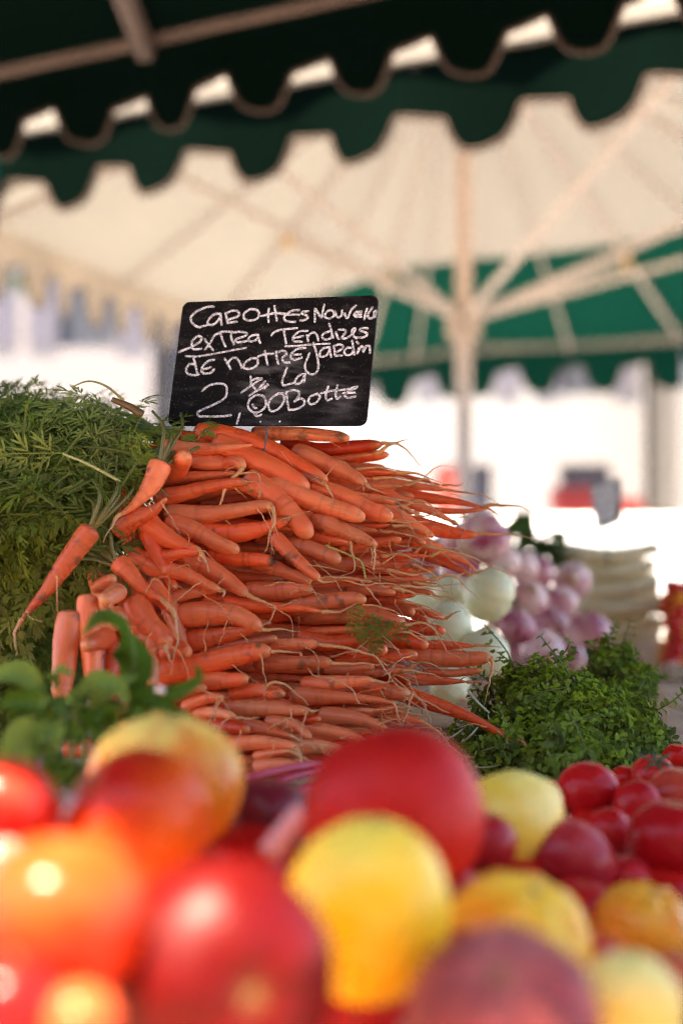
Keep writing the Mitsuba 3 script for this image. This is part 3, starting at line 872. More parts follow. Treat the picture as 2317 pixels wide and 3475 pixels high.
for k, (px, py, Y, d, sc) in enumerate([(1140, 2112, 1.165, (1, -.1, .10), 0.40), (1175, 2128, 1.16, (1, -.2, -.05), 0.36)]):
    m = leaf_frame(np.array(d), np.array([0, -.9, .45]), at(px, py, Y), sc)
    key = key_of('carrot_leaf')
    scene[key] = {**FROND[k * 3][3], 'to_world': T(m.tolist())}
    tag(key, ('feathery green leaf lying on the carrots, upper of two', 'feathery green leaf lying on the carrots, lower of two')[k], 'leaf')
BANDS = [(1300, 1480, (597, 1492), 'topmost bunch of carrot tops, feathery leaves against the bright square'), (1480, 1670, (585, 1540), 'second bunch of carrot tops from above, long green stalks showing'), (1670, 1860, (420, 1790), 'third bunch of carrot tops, behind the lone carrot crossing the greens'), (1860, 2060, (380, 1960), 'fourth bunch of carrot tops, in deep shade beside the hanging carrots'), (2060, 2330, (300, 2110), 'lowest bunch of carrot tops, just above the big basil leaves')]
rng = np.random.default_rng(99)


def green_depth(y):
    return float(np.interp(y, [1300, 1420, 1600, 1740, 1880, 2330], [1.33, 1.24, 1.185, 1.17, 1.35, 1.37]))


def right_edge(y):
    return np.interp(y, [1300, 1380, 1480, 1560, 1640, 1780, 1850, 2000, 2330], [400, 470, 585, 560, 520, 420, 380, 330, 230])


for bi, (y0, y1, hub, lab) in enumerate(BANDS):
    b = thing('carrot_top_bunch', lab, 'carrot tops', 'bunches of carrot tops')
    hx, hy = hub
    for k in range(16):                                     # stalks run left from the crowns
        yy = rng.uniform(y0 + 20, y1 + 10)
        dep = green_depth(yy) + rng.uniform(0.0, 0.06)
        xe = rng.uniform(-160, hx * 0.55)
        P0 = at(hx + rng.normal(0, 6), hy + rng.normal(0, 22), green_depth(hy) + 0.02 + rng.uniform(-.005, .02))
        P1 = at(hx * 0.66 + xe * 0.33 + rng.normal(0, 12), hy * 0.55 + yy * 0.45 + rng.normal(0, 14), dep + 0.015)
        P2 = at(xe, yy + rng.normal(0, 18), dep)
        v, f, s = sweep(spline([P0, P1, P2], 16), np.linspace(0.0021, 0.0010, 16) * rng.uniform(0.7, 1.3), 6)
        put('stalk', v, f, mixc((0.20, 0.24, 0.07), (0.13, 0.17, 0.04), s + rng.normal(0, 0.2)), SKIN, parent=b)
    def place(deep):
        yy = rng.uniform(y0, y1)
        xx = rng.uniform(-260, right_edge(yy) - (0 if deep else 150))
        dep = green_depth(yy) + (rng.uniform(0.05, 0.22) if deep else rng.uniform(-0.02, 0.03))
        if bi == 0:
            yy = 1385 + (yy - 1300) * 0.62 + max(0, xx - 200) * 0.12
        d = np.array([-0.65 + rng.normal(0, 0.35), rng.normal(-0.2, 0.35), min(rng.normal(-0.40, 0.5), 0.12)])
        if bi == 0 and yy < 1430:
            d = np.array([rng.normal(-0.75, 0.2), 0.1, rng.uniform(-0.3, 0.1) if deep or rng.random() < 0.8 else 0.35])
        nrm = np.array([rng.normal(0.1, 0.35), -0.8 + rng.normal(0, 0.2), 0.65 + rng.normal(0, 0.25)])
        back = unit(d) * 0.035
        return leaf_frame(d, nrm, at(xx, yy, dep) - back, rng.uniform(0.6, 1.3))
    for k in range(60):
        m = place(False)
        key = key_of(b + '__frond')
        scene[key] = {**FROND[int(rng.integers(8))][3], 'to_world': T(m.tolist())}
    mass = []
    for k in range(48):
        m = place(True)
        V, F, C, _ = FROND[int(rng.integers(8))]
        mass.append((V @ m[:3, :3].T + m[:3, 3], F, C * 0.95))
    V, F, C = join(mass)
    put('leaf_mass', V, F, C, LEAF, parent=b, kind='stuff', label='inner leaves too dense to tell apart')
# one broken pale stalk lies across the greens
v, f, s = sweep(spline([at(215, 1540, 1.165), at(300, 1575, 1.155), at(408, 1634, 1.15)], 14), np.linspace(0.0011, 0.0014, 14), 6)
put('stalk', v, f, (0.36, 0.34, 0.12), SKIN, parent='carrot_top_bunch_001', label='dry pale stalk lying across the leaves')
v, f, s = sweep(spline([at(245, 1312, 1.2), at(300, 1293, 1.2), at(360, 1310, 1.21), at(420, 1358, 1.22)], 20), np.linspace(0.0006, 0.0012, 20), 6)
put('stalk', v, f, (0.26, 0.24, 0.08), SKIN, parent='carrot_top_bunch', label='arched thin stalk above the leaves')
v, f, s = sweep(spline([at(380, 1355, 1.22), at(440, 1380, 1.22), at(482, 1408, 1.22)], 14), np.linspace(0.0022, 0.0040, 14), 8)
put('stalk', v, f, (0.13, 0.075, 0.03), SKIN, parent='carrot_top_bunch', label='brown dry stalk end')

# ---------------------------------------------------------------- the price signs
sign_px = {'TL': (612, 1017), 'TR': (1296, 1008), 'BR': (1230, 1434), 'BL': (577, 1454)}


def fit_sign():
    from scipy.optimize import least_squares
    tgt = np.array([sign_px[k] for k in ('TL', 'TR', 'BR', 'BL')])

    def rect(q):
        yaw, lean, roll, cx, cz, w, h = q
        X = np.array([math.cos(yaw), math.sin(yaw), 0])
        nh = np.array([-math.sin(yaw), math.cos(yaw), 0])
        Z = nh * math.sin(lean) + np.array([0, 0, math.cos(lean)])
        X, Z = X * math.cos(roll) + Z * math.sin(roll), Z * math.cos(roll) - X * math.sin(roll)
        c = np.array([cx, 1.245, cz])
        return np.array([c - X * w / 2 + Z * h / 2, c + X * w / 2 + Z * h / 2, c + X * w / 2 - Z * h / 2, c - X * w / 2 - Z * h / 2]), X, Z

    def pix(P):
        d = P - EYE
        z = d @ FWD
        return np.stack([1158.5 + d[:, 0] / z * FPX, 1737.5 - (d @ UP) / z * FPX], 1)
    res = least_squares(lambda q: np.concatenate([(pix(rect(q)[0]) - tgt).ravel(), [0.8 * q[0], 0.8 * q[1]]]), [-0.2, 0.2, 0, -0.05, 1.2, 0.18, 0.11])
    return (*rect(res.x), res.x)


SC, SX, SZ, sq = fit_sign()
SN = np.cross(SX, SZ)                                     # towards the back
if SN[1] < 0:
    SN = -SN
S0 = SC[3]
SW, SH = sq[5], sq[6]


WIPED = [(S0 + SX * SW * a + SZ * SH * b_, r) for a, b_, r in ((0.47, 0.42, 0.016), (0.50, 0.16, 0.020), (0.62, 0.30, 0.016), (0.60, 0.52, 0.014), (0.86, 0.24, 0.018))]


def board_color(p, n, uv):
    streak = mikit.fbm(p.x * 55 + p.z * 90, p.y * 60, p.z * 140, 4)
    smear = mikit.smoothstep(0.52, 0.85, streak) * 0.20
    for c, r in WIPED:                          # half wiped-off older writing
        d2 = (dr.square(p.x - float(c[0])) + dr.square(p.y - float(c[1])) + dr.square(p.z - float(c[2]))) / (r * r)
        smear = smear + dr.exp(-d2) * mikit.smoothstep(0.35, 0.7, streak) * 0.9
    grain = mikit.noise(p.x * 1500, p.y * 1500, p.z * 1500)
    speck = mikit.smoothstep(0.80, 0.9, mikit.noise(p.x * 800, p.y * 800, p.z * 800))
    c = mikit.mix((0.0062, 0.0044, 0.0040), (0.13, 0.115, 0.115), dr.minimum(smear, 1.0) * (0.5 + 0.8 * grain) * 0.75)
    return mikit.mix(c, (0.16, 0.12, 0.09), speck * 0.5)


BOARD = mat('slate_material', {'type': 'principled', 'base_color': proc(board_color), 'roughness': 0.62, 'specular': 0.06})


def sign_uv(px, py):
    d = FWD + np.array([1.0, 0, 0]) * ((px - 1158.5) / FPX) + UP * ((1737.5 - py) / FPX)
    t = ((S0 - EYE) @ SN) / (d @ SN)
    q = EYE + d * t - S0
    return q @ SX, q @ SZ


def slab(poly, depth, origin, X, Z, Nv):
    """A shapely polygon in the plane (X, Z) made depth thick along Nv."""
    m = trimesh.creation.extrude_polygon(poly, depth, engine='earcut')
    v = np.array(m.vertices)
    w = origin + v[:, :1] * X + v[:, 1:2] * Z + v[:, 2:] * Nv
    f = np.array(m.faces)
    return w, (f if np.dot(np.cross(X, Z), Nv) > 0 else f[:, ::-1])


sg = thing('price_sign', 'black slate price sign with white handwriting standing on the carrot pile', 'price sign', 'price signs')
pol = Polygon([(0, 0), (SW, 0), (SW, SH), (0, SH)]).buffer(-0.0065).buffer(0.0065, quad_segs=8)
for hx, hy in ((882, 1430), (948, 1429)):
    u, w = sign_uv(hx, hy)
    pol = pol.difference(Point(u, w).buffer(0.0011))
v, f = slab(pol, 0.0018, S0, SX, SZ, SN)
put_plain('board', (v, f), BOARD, parent=sg)
v, f, s = sweep(np.array([S0 + SX * SW * 0.51 + SN * 0.003 + SZ * 0.02, S0 + SX * SW * 0.51 + SN * 0.003 - SZ * 0.06]), 0.0011, 8)
put('spike', v, f, (0.10, 0.07, 0.06), SKIN, parent=sg)

WORDS = [
    ('A', ['645,195 560,200 440,250 355,320 345,380 390,440 450,470 492,462', '510,455 560,440', '735,290 650,300 580,370 570,420 620,440 690,400 740,320 745,300 745,380 755,438', '805,280 820,350 835,418', '812,290 880,255 950,250 990,290 960,330 870,360 842,378', '835,418 880,405 952,396', '1130,230 1060,280 1045,340 1080,370 1150,380 1230,350 1250,280 1210,235 1130,230', '1280,322 1400,295 1500,280 1600,292', '1382,220 1372,310 1379,402', '1455,188 1475,290 1486,380',
            'B430,230 340,240 260,290 240,340 280,375 382,380', 'B90,268 180,272 270,287 432,292', 'B540,245 480,250 460,275 530,300 540,330 500,355 445,360']),
    ('B', ['628,378 630,230 642,225 710,325 730,240 748,160', '810,230 765,270 760,320 820,335 870,300 860,245 810,230', '885,250 900,300 935,325 970,290 975,235', '1005,270 1020,320 1045,325 1090,230 1147,175', '1220,250 1150,255 1125,285 1150,315 1217,315', '1140,285 1215,285', '1290,215 1265,290 1255,347', '1355,198 1310,270 1300,315 1340,337 1400,300 1420,260 1400,240 1375,265 1385,310 1437,302']),
    ('A', ['185,800 270,765 380,720 470,660 485,605 440,590 380,630 355,690 370,755 420,765 482,758', '530,630 570,690 640,777', '535,765 600,680 660,580 720,548', '680,565 760,530 890,530', '740,560 770,650 806,726', '890,540 880,600 916,697', '900,540 1000,530 1085,550 1060,590 960,620 935,650 960,670 1040,665 1100,650', '1230,570 1160,580 1115,620 1130,660 1200,645 1240,600 1235,570 1250,640 1266,678']),
    ('A', ['278,855 420,860 650,825 880,780 1077,744']),
    ('B', ['80,550 110,515 200,480 402,460', '235,490 250,570 266,657', '535,495 440,500 365,555 350,610 390,630 462,630', '380,582 480,560', '530,550 545,622', '535,580 580,525 630,520 665,570 671,612', '810,500 740,530 720,570 760,605 820,590 850,550', '810,408 835,480 861,582', '895,510 910,560 931,597', '930,480 1000,480 1020,510 980,560 970,585 1010,590 1060,570 1110,530 1140,480 1125,460 1095,500 1110,550 1152,590', '1297,460 1220,460 1200,490 1280,520 1290,545 1240,575 1163,578']),
    ('B', ['253,690 400,685 600,665 817,657']),
    ('A', ['410,965 330,960 285,1020 300,1085 380,1110 452,1095', '375,858 400,950 430,1082', '655,903 580,920 510,980 485,1050 520,1085 600,1080 652,1033', '510,1032 612,1004']),
    ('A', ['795,888 840,970 876,1027', '830,960 880,890 950,880 1000,950 1022,1007', '1160,880 1080,930 1045,1000 1090,1025 1180,1010 1235,950 1220,890 1160,880', '1240,860 1330,830 1442,824', '1330,783 1345,880 1366,967', 'B140,755 145,830 166,907', 'B150,770 210,745 260,760 270,790 215,840 240,890 312,895', 'B512,710 420,720 340,770 325,830 370,860 462,833', 'B355,797 452,790']),
    ('B', ['610,648 640,740 665,850 675,960 640,1030 580,1045 520,1000 505,930 530,850 562,778', '800,700 730,720 690,780 710,825 780,800 815,730 815,700 820,760 836,822', '870,690 880,760 890,810 972,805', '870,690 930,665 985,690 950,740 885,770', '1090,710 1030,710 1000,760 1030,800 1090,790 1115,740', '1100,618 1115,700 1129,797', '1187,710 1165,777', '1160,632 1178,652', '1170,772 1215,690 1240,700 1245,760 1280,690 1320,690 1326,772']),
    ('A', ['1018,1340 1130,1260 1285,1150', '1118,1380 1230,1310 1372,1240', '1140,1128 1150,1230 1202,1292', '1168,1172 1230,1150 1285,1165', '1332,1190 1248,1292', '1362,1228 1330,1282']),
    ('B', ['275,963 240,1060 215,1140 240,1185 352,1155', '510,1040 430,1060 380,1130 390,1170 450,1150 490,1080 500,1060 495,1142']),
    ('A', ['495,1317 580,1250 700,1220 800,1240 825,1320 790,1420 650,1500 490,1570 430,1610 460,1655 600,1658 780,1655 877,1640']),
    ('A', ['997,1618 975,1690 959,1752']),
    ('A', ['1220,1370 1130,1430 1105,1520 1150,1590 1220,1605 1310,1560 1345,1480 1310,1390 1220,1370', 'B160,1290 80,1350 40,1430 60,1500 120,1510 200,1450 240,1360 220,1290 160,1290', '1190,1630 1230,1655 1280,1635', '1165,1500 1190,1540 1215,1548']),
    ('B', ['265,1270 280,1390 300,1497', '265,1270 340,1245 420,1260 430,1310 370,1390', '370,1390 450,1350 500,1390 470,1450 380,1490 300,1497', '630,1300 570,1330 545,1390 580,1425 650,1400 690,1340 670,1295 630,1300', '708,1285 850,1250 1000,1240 1165,1200', '800,1198 770,1290 780,1370 842,1355', '915,1188 895,1280 905,1355 947,1330', '1150,1217 1060,1260 1005,1310 1050,1345 1137,1325', '990,1282 1132,1280']),
]
for src, strokes in WORDS:
    shapes = []
    for st in strokes:
        o = src
        if st[0] in 'AB':
            o, st = st[0], st[1:]
        q = np.array([[float(a) for a in w.split(',')] for w in st.split()])
        q = np.stack([560 + q[:, 0] / 3.92, 990 + q[:, 1] / 3.92], 1) if o == 'A' else np.stack([900 + q[:, 0] / 3.733, 990 + q[:, 1] / 3.733], 1)
        c = spline(q, max(6, len(q) * 6))
        uv = np.array([sign_uv(a, b_) for a, b_ in c])
        thin = 0.00085 if len(strokes) == 1 and 'B253' not in st and src in 'AB' and len(q) in (4, 5) else 0.00102
        shapes.append(LineString(uv).buffer(thin, quad_segs=3))
    un = unary_union(shapes).intersection(pol).simplify(0.00007)
    parts = []
    for g in getattr(un, 'geoms', [un]):
        v, f = slab(g, 0.00025, S0 - SN * 0.00028, SX, SZ, SN)
        parts.append((v, f, (0.7, 0.65, 0.66)))
    V, F, C = join(parts)
    put_plain('lettering', (V, F), CHALK, parent=sg)

# ---------------------------------------------------------------- tomatoes and the other fruit in front
def fruit(name, px, py, rx, Y, c1, c2, label, cat, group=None, flat=0.9, lobes=0, lob=0.0, axis=(0.1, -0.1, 1), seed=0, streak=0.0, c3=None, dimple=0.10, calyx=False, mat_=GLOSS, point=0.0, stretch=(1, 1, 1), rough=0.012):
    """A round fruit whose outline is rx pixels about (px, py) at the distance Y; c1 below, c2 around the stalk end."""
    R = rx * Y / FPX
    NT, NPH = (44, 56) if R > 0.02 else (20, 24)
    th, ph = np.linspace(0, np.pi, NT), np.arange(NPH) * 2 * np.pi / NPH
    t, p = np.meshgrid(th, ph, indexing='ij')
    top = np.clip(np.cos(t), 0, 1)
    rad = 1 - dimple * np.exp(-(t / 0.30) ** 2) - 0.03 * np.exp(-((np.pi - t) / 0.25) ** 2)
    if lobes:
        rad = rad * (1 - lob * (0.25 + 0.75 * top) * np.abs(np.sin(p * lobes / 2 + seed)) ** 0.6 * np.sin(t) ** 0.4 * (np.exp(-(t / 1.3) ** 2) + 0.25))
    rad = rad + point * np.exp(-((np.pi - t) / 0.35) ** 2)
    v = np.stack([rad * np.sin(t) * np.cos(p), rad * np.sin(t) * np.sin(p), rad * np.cos(t) * flat], -1).reshape(-1, 3)
    v = v * (1 + rough * (fb(v, 2.2, seed, 2) - 0.5)[:, None] * 4) * np.asarray(stretch)
    i, j = np.meshgrid(np.arange(NT - 1), np.arange(NPH), indexing='ij')
    q = np.stack([i * NPH + j, (i + 1) * NPH + j, (i + 1) * NPH + (j + 1) % NPH, i * NPH + (j + 1) % NPH], -1).reshape(-1, 4)
    f = np.vstack([q[:, [0, 1, 2]], q[:, [0, 2, 3]]])
    h = (np.cos(t).ravel() + 1) / 2
    w = np.clip((h - 0.45) * 1.6 + (fb(v, 1.8, seed + 5) - 0.5) * 1.9, 0, 1)
    c = mixc(c1, c2, w)
    if streak:
        sx = meshkit.fbm(np.stack([p.ravel() * 3.3, t.ravel() * 0.8, p.ravel() * 0 + seed], 1), 3, seed)
        k = np.clip((sx - 0.5) * 5, 0, 1) * streak
        c = c * (1 - k[:, None]) + np.asarray(c3)[None] * k[:, None]
    c = c * (0.95 + 0.10 * fb(v, 6, seed + 8))[:, None]
    sc = np.exp(-(t.ravel() / 0.10) ** 2)
    c = c * (1 - sc[:, None]) + np.array([0.20, 0.12, 0.04]) * sc[:, None]
    z = unit(np.asarray(axis, float))
    x = unit(np.cross([0.3, 1, 0.1], z))
    B = np.stack([x, np.cross(z, x), z], 1)
    P = at(px, py, Y)
    key = put(name, v @ B.T * R + P, f, c, mat_, label=label, cat=cat, group=group)
    if calyx:
        parts = []
        for k in range(6):
            a = k * 1.05
            d = np.array([math.cos(a), math.sin(a), 0])
            pth = spline([[0, 0, 0.86 * flat], d * 0.25 + [0, 0, 0.92 * flat], d * 0.62 + [0, 0, 0.98 * flat], d * 0.85 + [0, 0, (1.15 if k % 2 else 0.80) * flat]], 8)
            vv, ff, ss = sweep(pth, np.array([.05, .09, .10, .09, .075, .055, .03, .01]), 6, squash=0.3)
            parts.append((vv @ B.T * R + P, ff, (0.045, 0.075, 0.02)))
        vv, ff, ss = sweep(spline([[0, 0, 0.8 * flat], [0.05, 0, 1.1 * flat], [0.16, 0.02, 1.28 * flat]], 8), 0.07, 8)
        parts.append((vv @ B.T * R + P, ff, (0.06, 0.10, 0.03)))
        V, F, C = join(parts)
        put('calyx', V, F, C, SKIN, parent=key, label='green calyx and stalk')
    return key


RED, DEEP, DARK = (0.48, 0.009, 0.006), (0.33, 0.005, 0.007), (0.10, 0.012, 0.016)
ORANGE, YELLOW, PALE = (0.78, 0.20, 0.020), (0.86, 0.55, 0.035), (0.86, 0.66, 0.20)
PURPLE, ROSY = (0.24, 0.02, 0.03), (0.56, 0.06, 0.06)
G = 'tomatoes heaped at the front of the stall'
fr = fruit
fr('tomato', 15, 2740, 180, 0.64, RED, (0.62, 0.04, 0.02), 'red tomato cut off by the left edge, below the big basil leaves', 'tomato', G, seed=1)
fr('tomato', 562, 2655, 268, 0.76, (0.86, 0.22, 0.010), (0.95, 0.60, 0.13), 'large yellow and orange tomato, rearmost at left, touching the basil leaves', 'tomato', G, seed=2, lobes=6, lob=.06, streak=.45, c3=(0.74, 0.10, 0.02))
fr('tomato', 462, 2795, 265, 0.66, (0.68, 0.085, 0.008), (0.40, 0.010, 0.006), 'red tomato blushing orange on its right, in front of the yellow one', 'tomato', G, seed=3, axis=(-.7, -.3, .8))
fr('tomato', 200, 3115, 300, 0.49, (0.50, 0.026, 0.005), (0.54, 0.065, 0.012), 'large orange tomato with a bright glint at the left edge', 'tomato', G, seed=4)
fr('tomato', 740, 3330, 405, 0.515, (0.070, 0.0008, 0.0012), (0.11, 0.004, 0.003), 'largest dark red tomato, nearest of all, at the bottom centre', 'tomato', G, seed=5, lobes=5, lob=.05, axis=(.42, -.88, .12), dimple=.16, mat_=BLOOM)  # skin colour darkened well below its own red to stand in for shade
fr('tomato', 1246, 3090, 280, 0.60, (0.94, 0.50, 0.010), (0.95, 0.62, 0.08), 'smooth bright yellow tomato in the middle of the front heap', 'tomato', G, seed=6, flat=1.12, dimple=.02)
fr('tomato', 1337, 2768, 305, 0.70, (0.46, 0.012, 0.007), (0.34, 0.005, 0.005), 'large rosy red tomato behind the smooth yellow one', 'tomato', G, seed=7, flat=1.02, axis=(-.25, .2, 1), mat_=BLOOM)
fr('lemon', 1722, 2800, 172, 0.86, (0.82, 0.50, 0.05), (0.88, 0.64, 0.17), 'pale yellow lemon between the rosy tomato and the red tomatoes', 'lemon', seed=8, flat=1.15, axis=(.8, .1, .55), dimple=-.06, point=.12, mat_=SKIN)
fr('tomato', 1933, 2925, 160, 0.85, (0.34, 0.012, 0.018), (0.46, 0.05, 0.045), 'dull dark red tomato in front of the shiny round one', 'tomato', G, seed=9, lobes=6, lob=.05, axis=(.5, .3, .8))
fr('tomato', 1995, 2684, 104, 1.0, (0.46, 0.006, 0.008), (0.50, 0.012, 0.012), 'shiny round red tomato in focus, touching the small-leaved basil', 'tomato', G, seed=10, flat=.94, dimple=.03)
fr('tomato', 2165, 2735, 82, 0.97, (0.42, 0.007, 0.009), (0.46, 0.012, 0.012), 'egg-shaped red tomato right of the shiny round one', 'tomato', G, seed=11, flat=1.1, axis=(-.3, .2, .8))
fr('tomato', 2278, 2855, 154, 0.88, (0.38, 0.005, 0.008), (0.42, 0.008, 0.010), 'big red tomato cut off by the right edge', 'tomato', G, seed=12)
fr('tomato', 2215, 2634, 76, 1.05, (0.50, 0.016, 0.012), (0.52, 0.02, 0.014), 'red tomato wearing a green calyx at the right', 'tomato', G, seed=13, calyx=True, axis=(.1, -.55, .85))
fr('tomato', 2296, 2570, 50, 1.12, RED, RED, 'small red tomato above the one with the calyx at the right edge', 'tomato', G, seed=14)
fr('tomato', 2122, 2645, 52, 1.07, RED, RED, 'small red tomato peeping out between basil and shiny tomato', 'tomato', G, seed=15)
fr('tomato', 1758, 3185, 255, 0.67, (0.88, 0.27, 0.012), (0.93, 0.60, 0.05), 'ribbed orange and yellow tomato right of the smooth yellow one', 'tomato', G, seed=16, lobes=7, lob=.08, axis=(.25, -.3, .9), flat=.85)
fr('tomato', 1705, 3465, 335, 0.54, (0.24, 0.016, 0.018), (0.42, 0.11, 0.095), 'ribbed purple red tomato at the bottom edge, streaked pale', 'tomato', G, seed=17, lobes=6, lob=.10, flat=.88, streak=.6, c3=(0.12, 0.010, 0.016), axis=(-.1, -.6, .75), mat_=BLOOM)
fr('tomato', 2190, 3150, 178, 0.77, (0.80, 0.21, 0.012), (0.82, 0.36, 0.03), 'ribbed orange tomato near the right edge', 'tomato', G, seed=18, lobes=7, lob=.12, flat=.88, axis=(.2, -.2, .9))
fr('tomato', 2125, 3440, 195, 0.60, (0.86, 0.56, 0.08), (0.90, 0.68, 0.22), 'pale yellow tomato in the lower right corner', 'tomato', G, seed=19, flat=1.05, dimple=.03)
fr('tomato', 905, 2775, 150, 0.82, (0.10, 0.010, 0.014), (0.16, 0.014, 0.02), 'dark purple tomato in the gap between the two big red ones', 'tomato', G, seed=20)
fr('tomato', 1640, 2860, 115, 0.80, (0.34, 0.012, 0.014), (0.36, 0.012, 0.014), 'dark red tomato under the lemon', 'tomato', G, seed=22)
fr('tomato', 2076, 2826, 88, 0.93, (0.48, 0.012, 0.014), RED, 'red tomato half hidden behind the dull dark red one', 'tomato', G, seed=23, axis=(.6, -.3, .7))
fr('tomato', 2128, 2988, 90, 0.86, RED, (0.5, 0.02, 0.03), 'red tomato tucked below the big one at the right edge', 'tomato', G, seed=24)
fr('tomato', 1868, 2712, 74, 1.0, (0.56, 0.05, 0.02), (0.54, 0.05, 0.02), 'orange red tomato peeping out left of the shiny round one', 'tomato', G, seed=25)
fr('tomato', 2300, 2700, 105, 1.0, (0.46, 0.035, 0.02), (0.50, 0.06, 0.03), 'brownish red tomato under the one with the calyx', 'tomato', G, seed=26)
fr('tomato', 30, 3420, 210, 0.46, (0.46, 0.010, 0.012), RED, 'red tomato in the lower left corner', 'tomato', G, seed=27)
fr('tomato', 268, 3470, 135, 0.455, (0.66, 0.08, 0.02), (0.66, 0.10, 0.03), 'small orange tomato at the bottom edge left of the largest one', 'tomato', G, seed=28)
fr('tomato', 2290, 3340, 120, 0.72, (0.62, 0.10, 0.03), (0.60, 0.12, 0.05), 'orange red tomato at the right edge above the lower corner', 'tomato', G, seed=29)
fr('tomato', 5, 2945, 110, 0.60, (0.62, 0.10, 0.09), (0.66, 0.18, 0.15), 'pinkish tomato at the left edge between red and orange ones', 'tomato', G, seed=31)
for k, (px, py, rx, Y) in enumerate(sorted([(640, 3040, 190, 0.66), (1000, 3000, 170, 0.74), (1480, 3060, 170, 0.76), (1500, 3330, 200, 0.64), (1960, 3120, 150, 0.80), (1960, 3330, 190, 0.68), (330, 2960, 170, 0.72), (1180, 3400, 190, 0.62), (2270, 3060, 130, 0.86), (1760, 3020, 130, 0.84), (2010, 2830, 95, 0.98), (900, 2950, 190, .80), (1250, 2960, 150, .84), (640, 2900, 160, .82), (240, 2860, 150, .80), (2200, 2860, 90, .98), (1870, 2790, 70, 1.02)])):
    fr('tomato', px, py, rx, Y, (0.40, 0.012, 0.014), RED, f'half-hidden red tomato deep in the heap, {FIRST[k]} such from the left', 'tomato', 'tomatoes deep in the heap', seed=60 + k)
v, f, s = sweep(spline([at(915, 2900, 0.70), at(975, 2820, 0.70), at(1035, 2745, 0.70)], 14), np.linspace(0.0065, 0.0052, 14), 12)
put('chard_stalk', v, f, (0.74, 0.32, 0.30), SKIN, label='short pale pink stalk leaning between the tomatoes', cat='stalk')
for k, (a, b_, r) in enumerate([((800, 2700), (1075, 2612), 24), ((840, 2640), (1080, 2590), 20), ((900, 2740), (1110, 2650), 24)]):
    v, f, s = sweep(spline([at(*a, 0.98), at((a[0] + b_[0]) / 2, (a[1] + b_[1]) / 2 - 5, 1.0), at(*b_, 1.03)], 20), r * 1.0 / FPX, 14, squash=0.6, wob=1 + 0.05 * np.cos(np.arange(14) * 2 * np.pi / 14 * 5)[None] * np.ones((20, 1)))
    put('rhubarb_stalk', v, f, mixc((0.44, 0.02, 0.05), (0.58, 0.10, 0.13), fb(v * [1, 1, 6], 120, k) * 1.4 - .2), SKIN, label=('uppermost', 'middle', 'lowest')[[1, 0, 2][k]] + ' of the crimson stalks lying under the carrot pile', cat='rhubarb stalk', group='crimson stalks')

# ---------------------------------------------------------------- big basil in front of the carrots, at left
def blade(path, width, nrm, c, seed, cup=0.25, wave=0.06, nu=9, nv=18, veins=True):
    """A leaf blade along a path; nrm is the way its upper face looks."""
    p = spline(path, nv)
    t = unit(np.gradient(p, axis=0))
    s = np.linspace(0, 1, nv)
    w = width * np.sin(np.pi * np.clip(s, 0, 1) ** 0.75) ** 0.8 * (1 - 0.25 * s) + 1e-4
    u = np.linspace(-1, 1, nu)
    N0 = np.broadcast_to(np.asarray(nrm, float), p.shape)
    N0 = unit(N0 - t * (N0 * t).sum(1, keepdims=True))
    Bv = np.cross(t, N0)
    lift = cup * np.abs(u)[None] ** 1.5 + wave * np.sin(s[:, None] * 9 + u[None] * 2 + seed) * np.abs(u)[None]
    vein = 0.035 * np.sin((s[:, None] * 7 - np.abs(u)[None] * 1.6) * 2 * np.pi) * np.abs(u)[None] * (1 - np.abs(u)[None]) if veins else 0
    v = (p[:, None] + Bv[:, None] * (u[None, :, None] * w[:, None, None]) + N0[:, None] * ((lift + vein) * w[:, None])[..., None]).reshape(-1, 3)
    i, j = np.meshgrid(np.arange(nv - 1), np.arange(nu - 1), indexing='ij')
    q = np.stack([i * nu + j, i * nu + j + 1, (i + 1) * nu + j + 1, (i + 1) * nu + j], -1).reshape(-1, 4)
    f = np.vstack([q[:, [0, 1, 2]], q[:, [0, 2, 3]]])
    mid = np.exp(-(np.abs(u)[None] / 0.10) ** 2) * np.ones((nv, 1))
    col = np.asarray(c)[None] * (0.8 + 0.45 * fb(v, 60, seed))[:, None]
    m = mid.ravel()[:, None] * 0.45
    return v, f, col * (1 - m) + np.array([0.20, 0.27, 0.09]) * m


